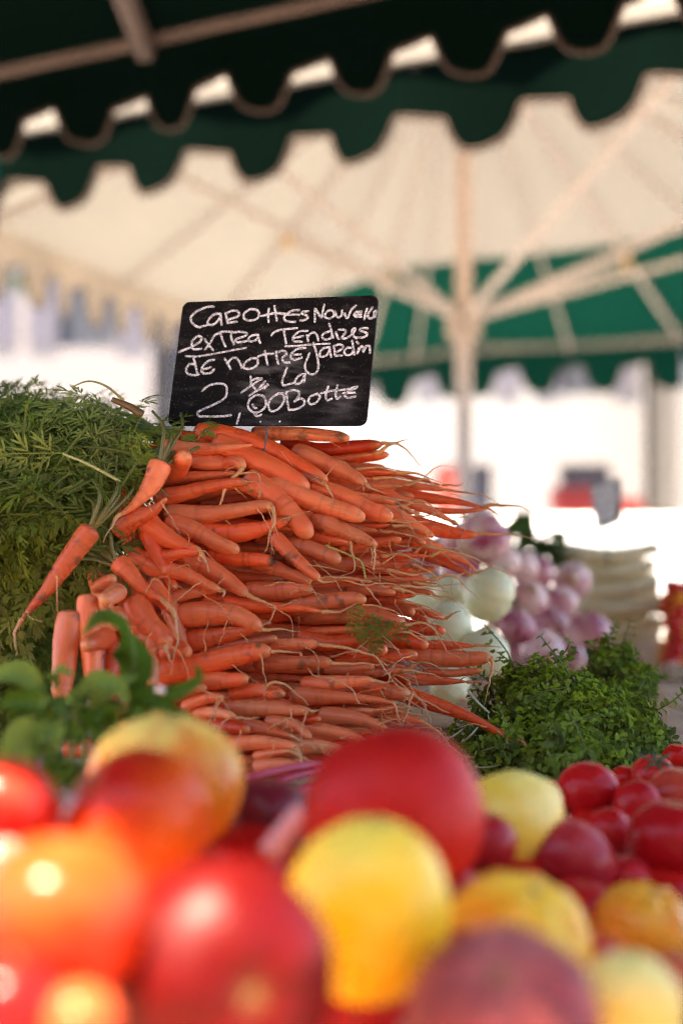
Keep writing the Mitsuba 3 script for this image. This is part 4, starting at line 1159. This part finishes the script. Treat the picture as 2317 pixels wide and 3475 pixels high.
BG = 'big basil bunches in front of the carrots'
bb = thing('basil_bunch', 'bunch of big-leaved basil behind the tomatoes at left, one leaf arching over the carrots', 'basil')
GRN = (0.085, 0.140, 0.014)
LT = (0.190, 0.250, 0.045)
hero = [([(420, 2370, .93), (455, 2250, .93), (440, 2120, .92), (385, 2075, .91), (320, 2090, .90), (270, 2165, .90)], 78, (0.15, -0.45, 0.88), (0.060, 0.110, 0.012)),
        ([(480, 2330, .94), (540, 2375, .93), (620, 2350, .92), (680, 2300, .92), (655, 2252, .92)], 42, (-0.2, -0.8, 0.5), GRN),
        ([(300, 2420, .92), (380, 2350, .92), (450, 2300, .93), (480, 2240, .94)], 44, (-.3, -.7, .6), LT),
        ([(420, 2400, .92), (500, 2380, .91), (560, 2400, .90), (610, 2440, .90)], 58, (0, -.5, .85), GRN),
        ([(-60, 2330, .92), (30, 2300, .91), (100, 2320, .90), (150, 2390, .90)], 70, (.1, -.6, .8), LT),
        ([(150, 2480, .88), (90, 2520, .87), (40, 2570, .86), (-20, 2600, .86)], 80, (.2, -.75, .6), LT),
        ([(180, 2450, .88), (160, 2520, .87), (110, 2580, .86)], 66, (-.1, -.9, .3), LT),
        ([(250, 2370, .91), (330, 2330, .90), (400, 2340, .89), (440, 2400, .89)], 55, (0, -.6, .8), LT),
        ([(330, 2400, .90), (350, 2470, .89), (330, 2550, .88)], 62, (.1, -.9, .3), GRN),
        ([(200, 2350, .92), (170, 2300, .91), (210, 2280, .90), (260, 2300, .90)], 36, (0, -.6, .8), LT),
        ([(0, 2400, .90), (80, 2390, .89), (150, 2420, .88), (170, 2470, .88)], 60, (0, -.6, .75), GRN)]
for k, (pth, w, nrm, c) in enumerate(hero):
    v, f, col = blade([at(*q) for q in pth], w * 0.92 / FPX, nrm, c, k, cup=-0.55 if k == 0 else 0.5, wave=0.16)
    put('leaf', v, f, col, LEAF, parent=bb)
rng = np.random.default_rng(31)
for k in range(54):
    x, y = rng.uniform(-60, 560), rng.uniform(2350, 2640)
    if x > 330 and y < 2420 - 0 * x:
        y += 60
    Y = 0.93 + rng.uniform(-0.03, 0.06) - (y - 2350) / 290 * 0.04
    a = rng.uniform(0, 2 * np.pi)
    L = rng.uniform(70, 130)
    d = np.array([math.cos(a), math.sin(a) * 0.8])
    P = [at(x, y, Y), at(x + d[0] * L * .5, y + d[1] * L * .5 - 12, Y - 0.012), at(x + d[0] * L, y + d[1] * L + 10, Y - 0.01)]
    v, f, col = blade(P, rng.uniform(26, 46) * Y / FPX, (rng.normal(0, .3), -.75, .65), [GRN, LT, (0.09, 0.15, 0.03)][k % 3], 70 + k, cup=rng.uniform(.1, .7), wave=.12, nu=7, nv=12)
    put('leaf', v, f, col, LEAF, parent=bb)
for k in range(9):
    x = 60 + k * 55
    v, f, s = sweep(spline([at(x + rng.normal(0, 20), 2680, .94), at(x + rng.normal(0, 25), 2520, .94), at(x + rng.normal(0, 30), 2380 + rng.uniform(0, 40), .93)], 10), np.linspace(.0022, .0014, 10), 6)
    put('stem', v, f, (0.17, 0.22, 0.06), SKIN, parent=bb)
v, f, s = sweep(spline([at(535, 2345, .90), at(548, 2338, .895), at(552, 2352, .89)], 8), np.linspace(.003, .0015, 8), 8)
put('flower_bud', v, f, (0.62, 0.50, 0.44), SKIN, parent=bb, label='small pale bud')

# ---------------------------------------------------------------- small-leaved basil at right
def small_leaf(c, d, n, L, w, rng, cup=0.25):
    x = unit(d)
    z = unit(n - x * (n @ x))
    y = np.cross(z, x)
    V, nu = [], 5
    for s, hw in ((0, .12), (.25, .75), (.5, 1.0), (.78, .65), (1.0, .03)):
        for u in (-1, 0, 1):
            V.append(c + x * (s * L) + y * (u * hw * w) + z * (cup * abs(u) * hw * w - 0.35 * L * s * s * cup * 2))
    V = np.array(V)
    F = []
    for i in range(4):
        for j in range(2):
            o = i * 3 + j
            F += [[o, o + 1, o + 4], [o, o + 4, o + 3]]
    return V, np.array(F)


def bush(label, spots, n_leaf, seed, n_parts, n_sprig=0):
    """spots: (px, py, Y, radius px) of leaf balls that make up the bunch."""
    rng = np.random.default_rng(seed)
    b = thing('bush_basil_bunch', label, 'basil', 'small-leaved basil bunches')
    tot = sum(s[3] ** 2 for s in spots)
    found, stems = [], []
    for px, py, Y, r in spots:
        c0, R = at(px, py, Y), r * Y / FPX
        for k in range(int(n_leaf * r * r / tot / 4)):
            d = unit(rng.normal(size=3) + [0, -0.7, 0.55])
            tip = c0 + d * R * rng.uniform(0.62, 1.04) ** 0.6 * (0.86 + 0.28 * meshkit.noise(d * 3 + seed, 2))
            stems.append((c0 - [0, 0, R * 0.6] + d * R * 0.15, tip))
            hue = rng.uniform()
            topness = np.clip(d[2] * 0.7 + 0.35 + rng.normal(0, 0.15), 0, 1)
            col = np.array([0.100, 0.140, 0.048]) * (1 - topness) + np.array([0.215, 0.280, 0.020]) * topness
            for q in range(5 if rng.random() < 0.6 else 4):
                e = unit(np.cross(d, rng.normal(size=3)))
                ld = unit(d * rng.uniform(0.15, 0.7) + e)
                L = rng.uniform(0.0042, 0.0090) * (1.2 - 0.40 * topness)
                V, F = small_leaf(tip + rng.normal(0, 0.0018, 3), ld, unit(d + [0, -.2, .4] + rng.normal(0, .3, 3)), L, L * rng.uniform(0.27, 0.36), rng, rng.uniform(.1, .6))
                found.append((tip[1], V, F, np.clip(col * rng.uniform(0.55, 1.5), 0.004, 1)))
    for k in range(n_sprig):                                # single sprigs stand out of the bunch
        px, py, Y, r = spots[int(rng.integers(len(spots)))]
        d = unit(rng.normal(size=3) * [1, .6, .8] + [0, -0.35, 0.55])
        b0 = at(px, py, Y) + d * r * Y / FPX * 0.9
        L0 = rng.uniform(0.012, 0.030)
        bend = rng.normal(0, .3, 3)
        axis_ = spline([b0, b0 + d * L0 * .6, b0 + (d + bend) * L0], 6)
        stems.append((b0 - d * 0.01, axis_[-1]))
        stems += [(b0 - d * 0.01, axis_[-1])] * 2
        for q in range(6):
            e = unit(np.cross(unit(d + bend), rng.normal(size=3)))
            for sd in (-1, 1):
                L = rng.uniform(0.006, 0.0105) * (1 - 0.07 * q)
                V, F = small_leaf(axis_[q], unit(e * sd + d * rng.uniform(.2, .8)), unit(d + [0, -.3, .3] + rng.normal(0, .3, 3)), L, L * rng.uniform(.3, .4), rng, rng.uniform(.1, .6))
                found.append((axis_[q][1] - 0.03, V, F, np.array([0.155, 0.215, 0.035]) * rng.uniform(.6, 1.4)))
    found.sort(key=lambda q: q[0] + 0.03 * rng.normal())
    for y, V, F, col in found[:n_parts]:
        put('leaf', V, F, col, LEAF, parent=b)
    if found[n_parts:]:
        V, F, C = join([(V, F, col) for _, V, F, col in found[n_parts:]])
        put('leaf_mass', V, F, C, LEAF, parent=b, kind='stuff', label='further small leaves of the bunch')
    parts = []
    for a, t in stems[::3]:
        v, f, s = sweep(spline([a, (a + t) / 2 + rng.normal(0, .003, 3), t], 6), np.linspace(.0009, .0005, 6), 4)
        parts.append((v, f, (0.13, 0.15, 0.05)))
    V, F, C = join(parts)
    put('stem_mass', V, F, C, SKIN, parent=b, kind='stuff', label='thin green stems')
    return b


bush('rounded bunch of small-leaved basil between the carrots and the shiny tomato', [(1850, 2440, 1.27, 190), (1760, 2420, 1.28, 150), (1960, 2520, 1.22, 200), (1760, 2560, 1.22, 170), (2090, 2530, 1.25, 165), (1890, 2600, 1.19, 170), (1680, 2560, 1.25, 110), (2180, 2560, 1.26, 95), (1640, 2640, 1.20, 100), (2030, 2620, 1.19, 120)] + [(1700, 2330, 1.28, 42), (1745, 2285, 1.28, 36), (1830, 2265, 1.28, 40), (1890, 2250, 1.28, 34), (1960, 2330, 1.25, 46), (2030, 2370, 1.24, 40), (2190, 2430, 1.26, 42), (2245, 2490, 1.26, 34), (2270, 2570, 1.25, 32), (1650, 2420, 1.28, 40), (1620, 2500, 1.26, 38), (1790, 2380, 1.22, 44), (1880, 2480, 1.14, 40), (1740, 2520, 1.15, 36), (1990, 2560, 1.12, 44)] + [(1575, 2590, 1.20, 70), (1560, 2500, 1.24, 48)], 6900, 4, 300, 44)
bush('upright sprig of small-leaved basil behind the rounded bunch', [(2060, 2270, 1.42, 72), (2110, 2230, 1.43, 48), (2140, 2320, 1.40, 70), (2040, 2200, 1.43, 34), (2100, 2390, 1.36, 75), (2200, 2290, 1.43, 30), (2205, 2320, 1.42, 24), (2020, 2310, 1.42, 50)], 1400, 6, 100, 14)
# dry straw-like stalks between carrots and basil
for k, (a, b_) in enumerate([((1588, 2345), (1660, 2420)), ((1500, 2520), (1570, 2475)), ((1570, 2520), (1620, 2470)), ((1610, 2605), (1700, 2596))]):
    v, f, s = sweep(spline([at(*a, 1.18), at((a[0] + b_[0]) / 2, (a[1] + b_[1]) / 2 + 4, 1.17), at(*b_, 1.18)], 10), np.linspace(0.0018, 0.0009, 10), 6, squash=.5)
    put('straw_stalk', v, f, (0.34, 0.32, 0.18), SKIN, label=('pale dry stalk right of the lowest carrots', 'pale dry stalk behind the rosy tomato', 'dry stalk crossing the dark left side of the basil', 'dry stalk low at the foot of the basil')[k], cat='stalk')

# ---------------------------------------------------------------- onions
def onion(px, py, r, Y, kind, axis, label, group, seed):
    R = r * Y / FPX
    rng = np.random.default_rng(seed)
    n, m = (40, 40) if seed < 100 else (24, 20)
    s = np.linspace(0, 1, n)
    th = s * np.pi
    rad, z = np.sin(th) ** 0.92, -np.cos(th) * 0.88
    k = s > 0.86
    z = np.where(k, z + (s - 0.86) / 0.14 * 0.30, z)
    rad = np.where(k, np.maximum(rad, 0.13 - 0.05 * (s - .86) / .14), rad)
    rad[-1] = 0.05
    ph = np.arange(m) * 2 * np.pi / m
    rr = rad[:, None] * (1 + 0.025 * np.cos(ph * 3 + seed)[None] + 0.012 * np.cos(ph * 11 + seed)[None])
    v = np.stack([rr * np.cos(ph), rr * np.sin(ph), np.broadcast_to(z[:, None], rr.shape)], -1).reshape(-1, 3)
    i, j = np.meshgrid(np.arange(n - 1), np.arange(m), indexing='ij')
    q = np.stack([i * m + j, i * m + (j + 1) % m, (i + 1) * m + (j + 1) % m, (i + 1) * m + j], -1).reshape(-1, 4)
    f = np.vstack([q[:, [0, 1, 2]], q[:, [0, 2, 3]]])
    pv, sv = np.tile(ph, n), np.repeat(s, m)
    stripe = meshkit.fbm(np.stack([np.cos(pv) * 5, np.sin(pv) * 5, sv * 1.2 + seed], 1), 3, seed)
    if kind == 'white':
        c = mixc((0.62, 0.54, 0.26), (0.80, 0.74, 0.48), stripe * 1.6 - .3)
        g = np.clip(stripe * 2.4 - 1.3, 0, 1) * 0.35
        c = c * (1 - g[:, None]) + np.array([0.52, 0.58, 0.25]) * g[:, None]
    else:
        c = mixc((0.33, 0.030, 0.085), (0.80, 0.52, 0.45), stripe * 2.4 - 0.75 + rng.uniform(-.45, .6))
        g = np.clip(fb(v, 2.0, seed + 2) * 3 - 1.75 + rng.uniform(-.5, .6), 0, 1) * 0.85
        c = c * (1 - g[:, None]) + np.array([0.66, 0.55, 0.42]) * g[:, None]
    nk = np.clip((sv - 0.87) / 0.06, 0, 1) * 0.8
    c = c * (1 - nk[:, None]) + np.array([0.50, 0.30, 0.16]) * nk[:, None]
    zx = unit(axis)
    x = unit(np.cross([0.3, 1, 0.2], zx))
    B = np.stack([x, np.cross(zx, x), zx], 1)
    P = at(px, py, Y)
    key = put('white_onion' if kind == 'white' else 'red_onion', v @ B.T * R + P, f, c, SKIN, label=label, cat='onion', group=group)
    parts = []
    for k in range(26):
        a, d = rng.uniform(0, 6.28), rng.uniform(0.02, 0.15)
        p0 = np.array([math.cos(a) * d, math.sin(a) * d, -0.86])
        p1 = p0 * [1.6, 1.6, 1] + [rng.normal(0, .06), rng.normal(0, .06), -0.16]
        vv, ff, ss = sweep(np.array([p0, (p0 + p1) / 2 + rng.normal(0, .02, 3), p1]), np.array([.02, .016, .008]), 4)
        parts.append((vv @ B.T * R + P, ff, (0.17, 0.11, 0.07)))
    V, F, C = join(parts)
    put('root_tuft', V, F, C, SKIN, parent=key, kind='stuff', label='tuft of dry brown roots')
    return key


WG, OG = 'white onions behind the carrots', 'red onions in the crate'
onion(1660, 2018, 95, 1.72, 'white', (-1, 0.25, 0.35), 'white onion on top, its brown roots facing right', WG, 1)
onion(1520, 2135, 96, 1.66, 'white', (-0.9, 0.3, 0.3), 'white onion half hidden behind the carrot tips, roots showing at its right', WG, 2)
onion(1640, 2218, 90, 1.64, 'white', (0.2, -0.1, 1), 'white onion lowest of the three large ones', WG, 3)
onion(1525, 2010, 62, 1.78, 'white', (-.3, .4, .8), 'white onion partly behind the uppermost large one', WG, 4)
onion(1525, 2330, 70, 1.60, 'white', (.6, -.4, -.5), 'white onion low down behind the lowest carrots', WG, 5)
onion(1448, 2040, 84, 1.95, 'white', (.3, .2, .9), 'white onion farthest left, glimpsed between the carrot tips', WG, 6)
RED_ON = [(1640, 1830, 92, 1.95, 'pink red onion topmost, behind the upper carrot tips'), (1941, 1973, 66, 2.25, 'pale pink red onion rightmost of the upper ones, under the dark leaves'), (2000, 2152, 78, 2.05, 'purple onion lowest right, beside the pale chard stalks'), (1838, 2212, 80, 1.95, 'pale onion with a purple rim right behind the rounded basil'), (1823, 1944, 58, 2.2, 'small pink onion below the dark chard leaves'), (1752, 2130, 64, 1.85, 'whitish pink onion right of the lowest white onion'), (1897, 2050, 66, 2.15, 'rosy onion in the middle of the crate heap'), (1795, 2030, 62, 2.0, 'pinkish onion right of the uppermost white onion'), (1705, 1910, 62, 1.95, 'pink onion just above the uppermost white onion'), (1570, 1930, 66, 1.95, 'dark onion in the gap right of the pointed carrots'), (1560, 1835, 64, 2.05, 'deep purple onion left of the topmost pink one'), (1771, 1922, 56, 2.15, 'small purple onion between the pink ones'), (1867, 2120, 62, 2.1, 'brownish pink onion above the pale one with the purple rim'), (1700, 2080, 62, 2.0, 'onion hidden deep behind the white onions'), (1930, 2235, 62, 2.0, 'dark purple onion low between basil bunch and sprig'), (1470, 1990, 60, 2.0, 'pinkish onion showing between carrot tips')]
rng = np.random.default_rng(8)
for k, (px, py, r, Y, lab) in enumerate(RED_ON):
    onion(px, py, r, Y, 'red', unit(rng.normal(size=3) + [0, 0.2, 0.6]), lab, OG, 20 + k)
rng = np.random.default_rng(77)
for k, px in enumerate(np.sort(rng.uniform(1120, 1960, 34))):
    py = rng.uniform(1850, 2290)
    Y = 2.15 + rng.uniform(0, .3)
    if px > 1690 and py < 1985:
        py += 150
    onion(px, py, 62, Y, 'red', unit(rng.normal(size=3) + [0, 0.2, 0.6]), f'half-hidden red onion behind the front ones, {FIRST[k]} such from the left', 'onions deep in the crate', 120 + k)
crate(-0.10, 0.40, 1.78, 2.52, TZ + 0.002, 0.055, 1, (0.45, 0.30, 0.19), 'low wooden crate holding the onions', 3)

# ---------------------------------------------------------------- chard, its crate, cherry tomatoes, far sign
cy = 2.62
lo, hi = at(1935, 2250, cy), at(2225, 2160, cy)
crate(lo[0], hi[0], cy - 0.05, cy + 0.25, TZ + 0.002, hi[2] - TZ - 0.002, 2, (0.62, 0.48, 0.35), 'wooden crate with dark gaps under the pale chard stalks', 9)
ch = thing('chard_bunch', 'stacked bunches of pale chard stalks with dark green leaves at their left end', 'chard')
rng = np.random.default_rng(12)
for row, (yc, th) in enumerate([(2122, 35), (2058, 38), (1994, 33), (1936, 34), (1880, 33)]):
    for q in range(3):
        Yq = cy - 0.03 + q * 0.05
        x0, x1 = 1925 + rng.uniform(-40, 30), 2216 + rng.uniform(-36, 22)
        yy = yc + rng.normal(0, 6) + (q % 2) * 31
        pth = [at(x0, yy - 4 + rng.normal(0, 8), Yq), at((x0 + x1) / 2, yy + 10 + rng.normal(0, 6), Yq - 0.01), at(x1, yy + rng.normal(0, 10), Yq)]
        n = 24
        w = 1 + 0.06 * np.cos(np.arange(16) * 2 * np.pi / 16 * 4)[None] * np.ones((n, 1))
        v, f, s = sweep(spline(pth, n), th * Yq / FPX * np.linspace(0.9, 1.08, n), 16, squash=0.66, wob=w * rng.uniform(0.85, 1.15))
        c = mixc((0.58, 0.48, 0.25), (0.73, 0.63, 0.41), fb(v * [0.4, 1, 4], 50, row * 3 + q) * 1.7 - .3)
        put('stalk', v, f, c, SKIN, parent=ch)
for k in range(16):
    x, y = rng.uniform(1745, 1950), rng.uniform(1800, 1935)
    Y = cy - 0.02 + rng.uniform(-.08, .1)
    a = rng.uniform(2.2, 4.2)
    L = rng.uniform(70, 120)
    P = [at(x, y, Y), at(x + math.cos(a) * L * .5, y - math.sin(a) * L * .35 - 18, Y - .02), at(x + math.cos(a) * L, y - math.sin(a) * L * .6, Y - .01)]
    v, f, col = blade(P, rng.uniform(38, 62) * Y / FPX, (rng.normal(0, .3), -.7, .7), (0.035, 0.062, 0.014), 200 + k, cup=.4, wave=.25, nu=9, nv=16)
    put('leaf', v, f, col, LEAF, parent=ch)
# cherry tomatoes
tx = at(2222, 2240, 2.5)
crate(tx[0], tx[0] + 0.40, 2.40, 2.85, TZ + 0.002, 0.03, 1, (0.5, 0.38, 0.26), 'shallow wooden tray at the right edge full of cherry tomatoes', 14)
rng = np.random.default_rng(5)
cnt = 0
for row in range(7):
    z = TZ + 0.03 + row * 0.021 + 0 * rng.normal()
    for k in range(6):
        for q in range(3):
            x = tx[0] + 0.018 + k * 0.029 + row * 0.004 + rng.normal(0, .006)
            y = 2.43 + q * 0.03 + row * 0.014 + rng.normal(0, .003)
            d = np.array([x, y, z]) - EYE
            zz = d @ FWD
            px, py = 1158.5 + d[0] / zz * FPX, 1737.5 - (d @ UP) / zz * FPX
            if px - 30 > 2317:
                continue
            col = (0.52, 0.02, 0.012) if rng.random() < (0.75 if row in (0, 1, 6) else 0.55) else (0.78, 0.30, 0.02)
            fruit('cherry_tomato', px, py, 0.0145 * FPX / y, y, col, col, f'{"red" if col[0] < .6 else "orange"} cherry tomato in the tray, {FIRST[row]} layer from below, {FIRST[k * 3 + q]} along it', 'cherry tomato', 'cherry tomatoes in the tray', seed=300 + cnt, dimple=.03)
            cnt += 1
# yellow flower and leaf scraps on the planks
v, f, col = blade([at(2150, 2392, 1.9), at(2230, 2385, 1.88), at(2300, 2405, 1.86)], 26 * 1.88 / FPX, (0, -.3, .95), (0.62, 0.36, 0.03), 3)
put('flower_petal', v, f, col, LEAF, label='orange yellow petal lying on the planks beside the basil sprig', cat='petal')
v, f, s = sweep(spline([at(2240, 2375, 1.95), at(2290, 2395, 1.93), at(2340, 2415, 1.92)], 10), 0.002, 6)
put('green_stalk', v, f, (0.20, 0.25, 0.08), SKIN, label='thin green stalk lying on the planks at the right edge', cat='stalk')

# the sign among the chard, turned away from the viewer
Q = np.array([at(2003, 1647, 2.62), at(2104, 1622, 2.50), at(2108, 1772, 2.50), at(2020, 1803, 2.62)])
s2 = thing('price_sign', 'small grey chalked price sign tilted on the chard stalks, too blurred to read', 'price sign', 'price signs')
X2 = unit(Q[1] - Q[0])
N2 = unit(np.cross(X2, Q[0] - Q[3]))
N2 = N2 if N2[1] > 0 else -N2
v = np.vstack([Q, Q + N2 * 0.002])
f = np.array([[0, 2, 1], [0, 3, 2], [4, 5, 6], [4, 6, 7], [0, 1, 5], [0, 5, 4], [1, 2, 6], [1, 6, 5], [2, 3, 7], [2, 7, 6], [3, 0, 4], [3, 4, 7]])
put('board', v, f, (0.055, 0.05, 0.048), MATTE, smooth=False, parent=s2)
rng = np.random.default_rng(2)
for r in range(5):
    shapes = []
    for w_ in range(3):
        a, b_ = 0.10 + w_ * 0.28, 0.10 + w_ * 0.28 + 0.24
        u = np.linspace(a, b_, 22)
        h = 0.86 - r * 0.175 + 0.055 * np.sin(np.linspace(0, 15 + 3 * w_, 22) + r) + rng.normal(0, .012, 22)
        pts = [(Q[3] * (1 - uu) + Q[2] * uu) * (1 - hh) + (Q[0] * (1 - uu) + Q[1] * uu) * hh - N2 * 0.0006 for uu, hh in zip(u, h)]
        v, f, s = sweep(np.array(pts), 0.0042, 5)
        shapes.append((v, f, (0.62, 0.57, 0.56)))
    V, F, C = join(shapes)
    put('scribble', V, F, C, MATTE, parent=s2, kind='stuff', label='line of blurred chalk scribble')
v, f, s = sweep(np.array([(Q[2] + Q[3]) / 2 + [0, .004, .03], (Q[2] + Q[3]) / 2 + [0, .004, -.08]]), 0.0015, 6)
put('spike', v, f, (0.1, 0.08, 0.07), SKIN, parent=s2)

# ---------------------------------------------------------------- stall across the way
ft = thing('far_stall_table', 'tall stall counter under a white cloth in full sun across the way', 'table')
v, f = grid_box((-2.5, 12.0, 1.2), (7.5, 13.4, 1.24), 0.3)
put('top', v, f, (0.4, 0.3, 0.2), MATTE, smooth=False, parent=ft)
xs = np.linspace(-2.55, 7.55, 140)
V = []
for z, o in ((1.246, 1.42), (1.248, 0.0), (1.1, -0.012), (0.7, -0.03), (0.3, -0.05)):
    V.append(np.stack([xs, 11.985 + (o if o > 0 else 0) + (o if o < 0 else 0) + (0.03 * np.sin(xs * 9) * (1.24 - z) if z < 1.24 else 0 * xs), xs * 0 + z], 1))
V = np.vstack(V)
i, j = np.meshgrid(np.arange(4), np.arange(139), indexing='ij')
q = np.stack([i * 140 + j, i * 140 + j + 1, (i + 1) * 140 + j + 1, (i + 1) * 140 + j], -1).reshape(-1, 4)
put('far_tablecloth', V, np.vstack([q[:, [0, 1, 2]], q[:, [0, 2, 3]]]), (0.82, 0.81, 0.80), MATTE, label='white cloth spread over the far stall table', cat='tablecloth')
for x in (-2.3, 7.3):
    v, f = box((x - .04, 12.2, 0), (x + .04, 12.28, 1.199))
    put('leg', v, f, (0.3, 0.2, 0.13), MATTE, smooth=False, parent=ft)


def plastic_crate(px0, px1, py0, py1, Y, c, label, seed):
    a, b_ = at(px0, py1, Y), at(px1, py0, Y)
    k = thing('plastic_crate', label, 'crate', 'plastic crates on the far stall')
    z0 = 1.25
    w, h, d = b_[0] - a[0], b_[2] - z0, 0.4
    for nm, lo_, hi_ in (('side_panel', (a[0], Y, z0), (a[0] + w, Y + .012, z0 + h)), ('side_panel', (a[0], Y + d - .012, z0), (a[0] + w, Y + d, z0 + h)), ('side_panel', (a[0], Y + .013, z0), (a[0] + .012, Y + d - .013, z0 + h)), ('side_panel', (a[0] + w - .012, Y + .013, z0), (a[0] + w, Y + d - .013, z0 + h))):
        v, f = box(lo_, hi_, .002)
        put(nm, v, f, c, SKIN, smooth=False, parent=k)
    v, f = box((a[0] - .01, Y - .012, z0 + h * .9), (a[0] + w + .01, Y - .001, z0 + h), .002)
    put('rim', v, f, np.asarray(c) * .9, SKIN, smooth=False, parent=k)
    v, f = box((a[0] + .013, Y + .013, z0 + .002), (a[0] + w - .013, Y + d - .013, z0 + .012))
    put('bottom', v, f, c, SKIN, smooth=False, parent=k)


plastic_crate(1885, 2040, 1650, 1755, 12.1, (0.085, 0.003, 0.004), 'large red plastic crate standing left of the small grey sign', 1)
plastic_crate(2095, 2178, 1688, 1750, 12.15, (0.20, 0.015, 0.010), 'small light red plastic crate standing right of the small grey sign', 2)
plastic_crate(1480, 1575, 1590, 1700, 12.2, (0.30, 0.05, 0.035), 'pinkish red plastic crate seen behind the upper carrot tips', 3)
